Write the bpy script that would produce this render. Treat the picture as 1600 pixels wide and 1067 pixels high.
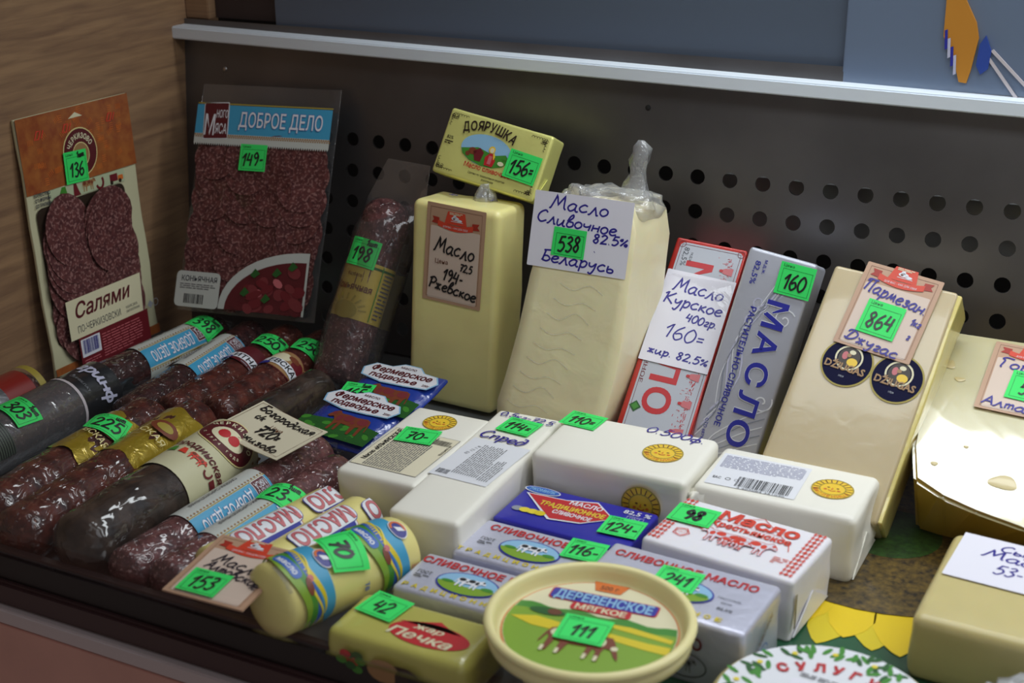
import bpy, bmesh, math, random
from mathutils import Vector, Matrix, noise
R = math.radians
PI = math.pi
for _o in list(bpy.data.objects):
    bpy.data.objects.remove(_o)
SC = bpy.context.scene
COL = SC.collection

# ------------------------------------------------------------ camera, world, lights, exposure
cd = bpy.data.cameras.new('camera')
cam = bpy.data.objects.new('camera', cd)
COL.objects.link(cam)
cam.location = (0.61706, -0.97073, 0.44842)
cam.rotation_euler = (1.19542395, 0.00697394, 0.44233424)
cd.sensor_width = 36
cd.lens = 49.79
cd.clip_start = 0.01
cd.dof.use_dof = True
cd.dof.focus_distance = 1.0
cd.dof.aperture_fstop = 9.0
SC.camera = cam

world = bpy.data.worlds.new('world')
SC.world = world
world.use_nodes = True
wbg = world.node_tree.nodes['Background']
wbg.inputs[0].default_value = (1.0, 0.80, 0.74, 1)
wbg.inputs[1].default_value = 0.12


def area(name, loc, sx, sy, power, color, rot=(0, 0, 0)):
    ld = bpy.data.lights.new(name, 'AREA')
    ld.shape = 'RECTANGLE'
    ld.size, ld.size_y = sx, sy
    ld.energy = power
    ld.color = color
    o = bpy.data.objects.new(name, ld)
    COL.objects.link(o)
    o.location = loc
    o.rotation_euler = rot
    return o


# bright tube of the display case, above the back panel, and the softer canopy lamp over the tray
area('canopy_tube', (0.82, 0.020, 0.60), 1.30, 0.085, 3.9, (0.94, 0.98, 1.0))
area('canopy_lamp', (0.62, -0.29, 0.56), 0.80, 0.14, 1.75, (0.95, 0.98, 1.0))
# daylight from the hall, right of the case
area('hall_light', (1.7, -1.2, 1.5), 0.9, 0.9, 2.6, (0.80, 0.89, 1.0), (R(45), 0, R(55)))

SC.view_settings.view_transform = 'Standard'
SC.view_settings.look = 'None'
SC.view_settings.gamma = 1.0
SC.view_settings.use_curve_mapping = False
SC.view_settings.exposure = 0.08

# ------------------------------------------------------------ materials
MATS = {}


def new_mat(name):
    m = bpy.data.materials.new(name)
    m.use_nodes = True
    nt = m.node_tree
    b = nt.nodes['Principled BSDF']
    MATS[name] = m
    return m, nt, b


def plain(name, c, rough=0.5, metal=0.0, coat=0.0, spec=None, sss=0.0, bump=0.0, bscale=80, mottled=0.0, mscale=30, coatrough=0.1, c2=None, stretch=None):
    m, nt, b = new_mat(name)
    b.inputs['Base Color'].default_value = (*c, 1)
    b.inputs['Roughness'].default_value = rough
    b.inputs['Metallic'].default_value = metal
    b.inputs['Coat Weight'].default_value = coat
    b.inputs['Coat Roughness'].default_value = coatrough
    if spec is not None:
        b.inputs['Specular IOR Level'].default_value = spec
    if sss:
        b.inputs['Subsurface Weight'].default_value = sss
        b.inputs['Subsurface Radius'].default_value = (0.012, 0.008, 0.004)
        b.inputs['Subsurface Scale'].default_value = 0.35
    src = None
    if bump or mottled:
        tc = nt.nodes.new('ShaderNodeTexCoord')
        src = tc.outputs['Object']
        if stretch:
            mp = nt.nodes.new('ShaderNodeMapping')
            mp.inputs['Scale'].default_value = stretch
            nt.links.new(src, mp.inputs['Vector'])
            src = mp.outputs[0]
    if mottled:
        n = nt.nodes.new('ShaderNodeTexNoise')
        n.inputs['Scale'].default_value = mscale
        n.inputs['Detail'].default_value = 5
        nt.links.new(src, n.inputs['Vector'])
        r = nt.nodes.new('ShaderNodeValToRGB')
        r.color_ramp.elements[0].position = 0.3
        r.color_ramp.elements[1].position = 0.7
        dd = c2 or tuple(x * (1 - mottled) for x in c)
        r.color_ramp.elements[0].color = (*dd, 1)
        r.color_ramp.elements[1].color = (*c, 1)
        nt.links.new(n.outputs['Fac'], r.inputs[0])
        nt.links.new(r.outputs[0], b.inputs['Base Color'])
    if bump:
        n = nt.nodes.new('ShaderNodeTexNoise')
        n.inputs['Scale'].default_value = bscale
        n.inputs['Detail'].default_value = 3
        n.inputs['Distortion'].default_value = 0.6
        nt.links.new(src, n.inputs['Vector'])
        bp = nt.nodes.new('ShaderNodeBump')
        bp.inputs['Strength'].default_value = bump
        bp.inputs['Distance'].default_value = 0.002
        nt.links.new(n.outputs['Fac'], bp.inputs['Height'])
        nt.links.new(bp.outputs[0], b.inputs['Normal'])
        if coat:
            nt.links.new(bp.outputs[0], b.inputs['Coat Normal'])
    return m


def meat(name, c1, c2, fat, scale=260, wr=0.55, wscale=95, fatpos=0.62, coat=1.0):
    m, nt, b = new_mat(name)
    tc = nt.nodes.new('ShaderNodeTexCoord')
    n1 = nt.nodes.new('ShaderNodeTexNoise')
    n1.inputs['Scale'].default_value = scale * 0.35
    n1.inputs['Detail'].default_value = 4
    n2 = nt.nodes.new('ShaderNodeTexNoise')
    n2.inputs['Scale'].default_value = scale
    n2.inputs['Detail'].default_value = 2
    nt.links.new(tc.outputs['Object'], n1.inputs['Vector'])
    nt.links.new(tc.outputs['Object'], n2.inputs['Vector'])
    r1 = nt.nodes.new('ShaderNodeValToRGB')
    r1.color_ramp.elements[0].position = 0.35
    r1.color_ramp.elements[1].position = 0.68
    r1.color_ramp.elements[0].color = (*c1, 1)
    r1.color_ramp.elements[1].color = (*c2, 1)
    r2 = nt.nodes.new('ShaderNodeValToRGB')
    r2.color_ramp.elements[0].position = fatpos
    r2.color_ramp.elements[1].position = fatpos + 0.1
    mx = nt.nodes.new('ShaderNodeMixRGB')
    mx.inputs['Color2'].default_value = (*fat, 1)
    nt.links.new(n1.outputs['Fac'], r1.inputs[0])
    nt.links.new(n2.outputs['Fac'], r2.inputs[0])
    nt.links.new(r1.outputs[0], mx.inputs['Color1'])
    nt.links.new(r2.outputs[0], mx.inputs['Fac'])
    nt.links.new(mx.outputs[0], b.inputs['Base Color'])
    b.inputs['Roughness'].default_value = 0.5
    b.inputs['Coat Weight'].default_value = coat
    b.inputs['Coat Roughness'].default_value = 0.06
    b.inputs['Coat IOR'].default_value = 1.55
    b.inputs['Specular IOR Level'].default_value = 0.2
    w = nt.nodes.new('ShaderNodeTexNoise')
    w.noise_type = 'RIDGED_MULTIFRACTAL'
    w.inputs['Scale'].default_value = wscale
    w.inputs['Detail'].default_value = 2.0
    w.inputs['Distortion'].default_value = 1.2
    mp = nt.nodes.new('ShaderNodeMapping')
    mp.inputs['Scale'].default_value = (1.4, 0.7, 1.4)
    nt.links.new(tc.outputs['Object'], mp.inputs[0])
    nt.links.new(mp.outputs[0], w.inputs['Vector'])
    bp = nt.nodes.new('ShaderNodeBump')
    bp.inputs['Strength'].default_value = wr
    bp.inputs['Distance'].default_value = 0.004
    nt.links.new(w.outputs['Fac'], bp.inputs['Height'])
    nt.links.new(bp.outputs[0], b.inputs['Coat Normal'])
    bq = nt.nodes.new('ShaderNodeBump')
    bq.inputs['Strength'].default_value = 0.3
    bq.inputs['Distance'].default_value = 0.002
    nt.links.new(n2.outputs['Fac'], bq.inputs['Height'])
    nt.links.new(bq.outputs[0], b.inputs['Normal'])
    return m


def film(name, tint=(0.97, 0.97, 0.97), base=0.05, rough=0.12, bump=0.4, bscale=60, milk=0.0, frmul=0.6):
    m, nt, b = new_mat(name)
    nt.nodes.remove(b)
    out = [n for n in nt.nodes if n.type == 'OUTPUT_MATERIAL'][0]
    tr = nt.nodes.new('ShaderNodeBsdfTransparent')
    tr.inputs[0].default_value = (*tint, 1)
    gl = nt.nodes.new('ShaderNodeBsdfGlossy')
    gl.inputs['Roughness'].default_value = rough
    df = nt.nodes.new('ShaderNodeBsdfDiffuse')
    df.inputs[0].default_value = (0.8, 0.82, 0.85, 1)
    m0 = nt.nodes.new('ShaderNodeMixShader')
    m0.inputs[0].default_value = milk
    nt.links.new(tr.outputs[0], m0.inputs[1])
    nt.links.new(df.outputs[0], m0.inputs[2])
    mx = nt.nodes.new('ShaderNodeMixShader')
    fr = nt.nodes.new('ShaderNodeFresnel')
    fr.inputs[0].default_value = 1.45
    ma = nt.nodes.new('ShaderNodeMath')
    ma.operation = 'MULTIPLY_ADD'
    ma.inputs[1].default_value = frmul
    ma.inputs[2].default_value = base
    nt.links.new(fr.outputs[0], ma.inputs[0])
    nt.links.new(ma.outputs[0], mx.inputs[0])
    nt.links.new(m0.outputs[0], mx.inputs[1])
    nt.links.new(gl.outputs[0], mx.inputs[2])
    nt.links.new(mx.outputs[0], out.inputs[0])
    if bump:
        tc = nt.nodes.new('ShaderNodeTexCoord')
        n = nt.nodes.new('ShaderNodeTexNoise')
        n.inputs['Scale'].default_value = bscale
        n.inputs['Distortion'].default_value = 1.5
        bp = nt.nodes.new('ShaderNodeBump')
        bp.inputs['Strength'].default_value = bump
        bp.inputs['Distance'].default_value = 0.003
        nt.links.new(tc.outputs['Object'], n.inputs['Vector'])
        nt.links.new(n.outputs['Fac'], bp.inputs['Height'])
        nt.links.new(bp.outputs[0], gl.inputs['Normal'])
    return m


def wood(name, c1, c2):
    m, nt, b = new_mat(name)
    tc = nt.nodes.new('ShaderNodeTexCoord')
    mp = nt.nodes.new('ShaderNodeMapping')
    mp.inputs['Scale'].default_value = (1, 5, 60)
    nt.links.new(tc.outputs['Object'], mp.inputs[0])
    n = nt.nodes.new('ShaderNodeTexNoise')
    n.inputs['Scale'].default_value = 3
    n.inputs['Detail'].default_value = 6
    n.inputs['Distortion'].default_value = 0.4
    nt.links.new(mp.outputs[0], n.inputs['Vector'])
    r = nt.nodes.new('ShaderNodeValToRGB')
    r.color_ramp.elements[0].position = 0.3
    r.color_ramp.elements[1].position = 0.7
    r.color_ramp.elements[0].color = (*c1, 1)
    r.color_ramp.elements[1].color = (*c2, 1)
    nt.links.new(n.outputs['Fac'], r.inputs[0])
    nt.links.new(r.outputs[0], b.inputs['Base Color'])
    b.inputs['Roughness'].default_value = 0.45
    return m


def rgb(h):
    h = h.lstrip('#')
    v = [int(h[i:i + 2], 16) / 255 for i in (0, 2, 4)]
    return tuple(x / 12.92 if x < .04045 else ((x + .055) / 1.055) ** 2.4 for x in v)


# setting
plain('steel', (0.21, 0.205, 0.21), 0.42, 0.85, mottled=0.35, mscale=9, bump=0.06, bscale=40)
plain('tray_steel', (0.34, 0.37, 0.40), 0.38, 0.6, mottled=0.25, mscale=12)
plain('aluminium', (0.84, 0.92, 1.0), 0.45, 0.0)
plain('black_rubber', (0.012, 0.008, 0.009), 0.35)
plain('brown_trim', (0.060, 0.030, 0.032), 0.4)
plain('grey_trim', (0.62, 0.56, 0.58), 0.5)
plain('pink_panel', (0.80, 0.45, 0.38), 0.55, mottled=0.18, mscale=14, bump=0.1, bscale=30)
plain('dark_void', (0.008, 0.008, 0.008), 0.8)
plain('duct_metal', (0.45, 0.45, 0.45), 0.45, 0.7)
plain('door_blue', (0.098, 0.128, 0.178), 0.3, 0.0, coat=0.5, coatrough=0.25)
plain('door_light', (0.15, 0.20, 0.29), 0.3, 0.0, coat=0.5, coatrough=0.25)
plain('post_brown', (0.035, 0.02, 0.018), 0.5)
wood('wood_laminate', rgb('#7d5538'), rgb('#a57a52'))
# prints
FLAT = dict(
    green=('#35e86a', 0.55), dkgreen='#0f5a2a', black='#15151a', ink='#2b2390', inkdk='#15122a', white='#e6e8ee', paper='#dedfea',
    kraft='#c09a7e', kraftlt='#d9c4b4', ribbon='#d8442a', ribbondk='#a82c1c', cream='#e3dcb8', creamy='#e2d492', red='#c02028',
    dkred='#6e1420', blue='#2a2f9e', royal='#2423a0', midblue='#2f62b8', sky='#8fbfe0', skyblue='#3f9fc8', yellow='#e6d23a', sun='#f0c832',
    brown='#6a3a1e', orange='#d8702a', grass='#7fa52a', leaf='#3f8a2a', dkleaf='#1f5a20', purple='#30308a', grey='#8a8c92',
    greytext='#5a5a60', silverp='#b6bac4', silverd='#8d92a0', lilac='#c5c6dd', tea='#1f6f5c', gold='#a8963a', goldfoil='#b8a53a',
    pink='#c86a70', ham='#7a2a30', navy='#14163e', plate='#c4c8c2', tan='#a27c50', hay='#dcc61c', cowbrown='#7a3a20', darkbr='#2a1c10',
    redpr='#d8402c', mint='#b9c4a0', char='#1b1d22', stripe='#4b554a', wine='#5a0f1a', slate='#3c4048', petal='#e8c812', fl_dark='#1c1408')
for k, v in FLAT.items():
    if isinstance(v, tuple):
        plain(k, rgb(v[0]), v[1])
    else:
        plain(k, rgb(v), 0.45, coat=0.15, coatrough=0.25)
plain('flower_disc', rgb('#6b5520'), 0.5, mottled=0.9, mscale=260, c2=rgb('#1a1208'), coat=0.3)
plain('flower_green', rgb('#2c5018'), 0.5, mottled=0.6, mscale=300, coat=0.3)
plain('mat_green', rgb('#1c6a44'), 0.35, mottled=0.7, mscale=14, c2=rgb('#0c2e1c'), coat=0.4)
# packs
plain('butter_wrap', rgb('#fdf2a6'), 0.35, sss=0.25, coat=0.35, coatrough=0.18, bump=0.25, bscale=45, mottled=0.12, mscale=25)
plain('butter_wrap_pale', rgb('#fff3c6'), 0.4, sss=0.25, coat=0.3, coatrough=0.2, bump=0.5, bscale=38, mottled=0.12, mscale=20)
plain('wax_paper', rgb('#f1eee2'), 0.45, coat=0.15, bump=0.12, bscale=40)
plain('foil_white', rgb('#cfd0e2'), 0.3, 0.35, bump=0.35, bscale=90)
plain('foil_silver', rgb('#c3c6d2'), 0.32, 0.3, bump=0.2, bscale=50)
plain('foil_gold', rgb('#e6e58a'), 0.35, 0.3, bump=0.12, bscale=120)
plain('carton_blue', rgb('#2423a0'), 0.35, coat=0.3)
plain('carton_red', rgb('#b82a22'), 0.3, 0.2, coat=0.5)
plain('navy', rgb('#0c0e34'), 0.5, spec=0.1)
plain('paper_white', rgb('#eceaf0'), 0.45, sss=0.1, bump=0.2, bscale=60)
plain('roll_yellow', rgb('#e8dc8a'), 0.4, coat=0.5, coatrough=0.15, bump=0.12, bscale=60)
plain('tub_cream', rgb('#eee3a6'), 0.38, sss=0.1)
plain('parmesan', rgb('#cbb992'), 0.4, sss=0.3, coat=0.7, coatrough=0.12, bump=0.1, bscale=60, mottled=0.08, mscale=18)
plain('parmesan_side', rgb('#dccb78'), 0.4, sss=0.2, coat=0.8, coatrough=0.12, bump=0.25, bscale=70)
plain('cheese_face', rgb('#cdc496'), 0.35, sss=0.3, coat=1.0, coatrough=0.06, bump=0.30, bscale=13)
plain('cheese_rind', rgb('#b8962e'), 0.3, sss=0.15, coat=0.8, coatrough=0.15, mottled=0.2, mscale=20)
plain('cheese_block', rgb('#cfc084'), 0.42, sss=0.3, coat=0.4, coatrough=0.25, bump=0.1, bscale=50, mottled=0.06, mscale=40)
plain('eye_shade', rgb('#cdbb84'), 0.4, coat=0.5)
plain('card_white', rgb('#e9e7f2'), 0.6)
plain('gold_band', rgb('#b09628'), 0.28, 0.45, coat=0.8, coatrough=0.08, bump=0.8, bscale=90)
plain('sachet_blue', rgb('#1c3a9a'), 0.25, coat=1.0, coatrough=0.08, bump=0.5, bscale=55)
plain('yellow_pack', rgb('#bdb75c'), 0.3, coat=0.8, coatrough=0.12, bump=0.3, bscale=50)
plain('black_plastic', (0.015, 0.017, 0.02), 0.3, coat=0.8, bump=0.4, bscale=60)
plain('clip_metal', (0.6, 0.6, 0.6), 0.3, 1.0)
plain('pack_cream', rgb('#cfcba6'), 0.45, coat=0.3)
plain('pack_orange', rgb('#a8622a'), 0.45, coat=0.3, mottled=0.35, mscale=120, c2=rgb('#8a3e18'))
meat('salami_dark', (0.020, 0.006, 0.007), (0.06, 0.016, 0.015), (0.20, 0.10, 0.09), 420, 0.9, 130, 0.66)
meat('salami_red', (0.034, 0.007, 0.006), (0.12, 0.024, 0.015), (0.22, 0.09, 0.065), 300, 1.0, 90, 0.63)
meat('salami_purple', (0.060, 0.020, 0.022), (0.16, 0.055, 0.055), (0.36, 0.20, 0.19), 420, 1.0, 95, 0.6)
meat('salami_black', (0.016, 0.010, 0.008), (0.060, 0.038, 0.028), (0.08, 0.065, 0.055), 220, 0.45, 60, 0.7)
meat('slice_meat', (0.070, 0.020, 0.022), (0.15, 0.045, 0.042), (0.27, 0.13, 0.12), 420, 0.1, 60, 0.52, coat=0.25)
film('film_clear', base=0.035, rough=0.10, bump=0.5, bscale=45, milk=0.03)
film('film_milky', base=0.10, rough=0.18, bump=0.9, bscale=90, milk=0.28)
film('film_wrap', base=0.04, rough=0.07, bump=0.8, bscale=70, milk=0.04)
film('glass', tint=(0.93, 0.95, 0.96), base=0.0, rough=0.0, bump=0.0, milk=0.0, frmul=0.35)

MATS['cheese_face'].node_tree.nodes['Principled BSDF'].inputs['Coat IOR'].default_value = 1.9   # wet, glossy film
# ------------------------------------------------------------ mesh helpers
NAMECOUNT = {}


def link(name, me, parent=None, mats=(), smooth=False, label=None, kind=None):
    o = bpy.data.objects.new(name, me)
    COL.objects.link(o)
    for m in mats:
        me.materials.append(MATS[m])
    if parent is not None:
        o.parent = parent
    if smooth:
        for p in me.polygons:
            p.use_smooth = True
    if label:
        o['label'] = label
    if kind:
        o['kind'] = kind
    return o


def from_bm(name, bm, parent=None, mats=(), smooth=False, label=None, kind=None):
    me = bpy.data.meshes.new(name)
    bm.normal_update()
    bm.to_mesh(me)
    bm.free()
    return link(name, me, parent, mats, smooth, label, kind)


def tag(o, label, cat, group=None):
    o['label'] = label
    o['category'] = cat
    if group:
        o['group'] = group
    return o


def empty(name, label, cat, mat4=None, group=None):
    o = bpy.data.objects.new(name, None)
    o.empty_display_size = 0.01
    COL.objects.link(o)
    if mat4 is not None:
        o.matrix_world = mat4
    return tag(o, label, cat, group)


def pose(x, y, z, yaw, lean, roll):
    """local x = width, local y = backwards through the thickness, local z = up along the front face"""
    u = Vector((math.cos(yaw), math.sin(yaw), 0))
    nb = Vector((-math.sin(yaw), math.cos(yaw), 0))
    v = math.cos(lean) * Vector((0, 0, 1)) + math.sin(lean) * nb
    n = u.cross(v)
    u2 = math.cos(roll) * u + math.sin(roll) * v
    v2 = -math.sin(roll) * u + math.cos(roll) * v
    m = Matrix.Identity(4)
    for i in range(3):
        m[i][0] = u2[i]
        m[i][1] = -n[i]
        m[i][2] = v2[i]
        m[i][3] = (x, y, z)[i]
    return m


def axes(lo, hi, r, n):
    k = [0, 0.12, 0.35, 0.65, 1.0]
    a = [lo + r * q for q in k]
    b = [hi - r * q for q in reversed(k)]
    mid = [a[-1] + (b[0] - a[-1]) * i / n for i in range(1, n)]
    return a + mid + b


def rbox_bm(x0, x1, y0, y1, z0, z1, r, n=6, amp=0.0, seed=0, flat=(), nscale=40):
    """rounded box as one grid surface; faces named in flat (F T R L K) stay even"""
    bm = bmesh.new()
    X, Y, Z = axes(x0, x1, r, n), axes(y0, y1, r, n), axes(z0, z1, r, n)

    def face(A, B, fn, flip):
        g = [[bm.verts.new(fn(a, b)) for b in B] for a in A]
        for i in range(len(A) - 1):
            for j in range(len(B) - 1):
                q = [g[i][j], g[i + 1][j], g[i + 1][j + 1], g[i][j + 1]]
                bm.faces.new(q[::-1] if flip else q)
    face(X, Z, lambda a, b: (a, y0, b), False)
    face(X, Z, lambda a, b: (a, y1, b), True)
    face(X, Y, lambda a, b: (a, b, z1), False)
    face(X, Y, lambda a, b: (a, b, z0), True)
    face(Y, Z, lambda a, b: (x1, a, b), False)
    face(Y, Z, lambda a, b: (x0, a, b), True)
    bmesh.ops.remove_doubles(bm, verts=bm.verts, dist=1e-7)
    cl = lambda v, a, b: min(max(v, a), b)
    for v in bm.verts:
        p = v.co.copy()
        q = Vector((cl(p.x, x0 + r, x1 - r), cl(p.y, y0 + r, y1 - r), cl(p.z, z0 + r, z1 - r)))
        d = p - q
        if d.length > 1e-9:
            nn = d.normalized()
            v.co = q + nn * r
            if amp:
                w = 1.0
                if 'F' in flat:
                    w *= cl((p.y - y0) / (2.5 * r) - 0.05, 0, 1)
                if 'T' in flat:
                    w *= cl((z1 - p.z) / (2.5 * r) - 0.05, 0, 1)
                if p.z < z0 + r:
                    w *= 0.2
                v.co += nn * amp * w * (noise.noise(p * nscale + Vector((seed * 7.3, 0, 0))) * 1.3)
    bmesh.ops.recalc_face_normals(bm, faces=bm.faces)
    return bm


def box_bm(bm, x0, x1, y0, y1, z0, z1, bev=0.0):
    r = bmesh.ops.create_cube(bm, size=1)
    for v in r['verts']:
        v.co = Vector(((x0 + x1) / 2 + v.co.x * (x1 - x0), (y0 + y1) / 2 + v.co.y * (y1 - y0), (z0 + z1) / 2 + v.co.z * (z1 - z0)))
    if bev:
        es = list({e for v in r['verts'] for e in v.link_edges})
        bmesh.ops.bevel(bm, geom=es, offset=bev, segments=2, affect='EDGES')
    return bm


def extrude_poly(pts, back, t0, t1, bev=0.0):
    """pts, back: outlines in (x, z); front at y=t0, rear at y=t1"""
    bm = bmesh.new()
    f = [bm.verts.new((x, t0, z)) for x, z in pts]
    b = [bm.verts.new((x, t1, z)) for x, z in back]
    n = len(pts)
    bm.faces.new(f)
    bm.faces.new(b[::-1])
    for i in range(n):
        bm.faces.new([f[(i + 1) % n], f[i], b[i], b[(i + 1) % n]])
    bmesh.ops.recalc_face_normals(bm, faces=bm.faces)
    if bev:
        bmesh.ops.bevel(bm, geom=list(bm.edges), offset=bev, segments=3, affect='EDGES')
    return bm


# ------------------------------------------------------------ printed matter
TXT = {}
PENK = 1.12


def text_geo(s, bold):
    key = (s, bold)
    if key in TXT:
        return TXT[key]
    cu = bpy.data.curves.new('t', 'FONT')
    cu.body = s
    cu.size = 1.0
    cu.resolution_u = 2
    cu.fill_mode = 'FRONT'
    ob = bpy.data.objects.new('t', cu)
    me = bpy.data.meshes.new_from_object(ob)
    vs = [(v.co.x, v.co.y) for v in me.vertices]
    fs = [tuple(p.vertices) for p in me.polygons]
    if bold > 0.004:      # heavier weight: a narrow strip along every outline edge, neighbours a hair apart in height
        use, nxt = {}, {}
        for f in fs:
            for a, b in zip(f, f[1:] + f[:1]):
                k = (min(a, b), max(a, b))
                use[k] = use.get(k, 0) + 1
        for f in fs:
            for a, b in zip(f, f[1:] + f[:1]):
                if use[(min(a, b), max(a, b))] == 1:
                    nxt[a] = b
        w = bold * .62
        e = w * .8
        while nxt:
            a = next(iter(nxt))
            c = 0
            while a in nxt:
                b = nxt.pop(a)
                (xa, ya), (xb, yb) = vs[a][:2], vs[b][:2]
                L = math.hypot(xb - xa, yb - ya)
                if L > 1e-6:
                    ux, uy = (xb - xa) / L, (yb - ya) / L
                    z = -.05 - .05 * (c % 5)
                    c += 1
                    n0 = len(vs)
                    vs += [(xa - ux * e - uy * w, ya - uy * e + ux * w, z), (xa - ux * e + uy * w, ya - uy * e - ux * w, z),
                           (xb + ux * e + uy * w, yb + uy * e - ux * w, z), (xb + ux * e - uy * w, yb + uy * e + ux * w, z)]
                    fs.append((n0, n0 + 1, n0 + 2, n0 + 3))
                a = b
    bpy.data.objects.remove(ob)
    bpy.data.curves.remove(cu)
    bpy.data.meshes.remove(me)
    if vs:
        x0 = min(v[0] for v in vs); x1 = max(v[0] for v in vs)
    else:
        x0 = x1 = 0
    TXT[key] = (vs, fs, x0, x1)
    return TXT[key]


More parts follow.
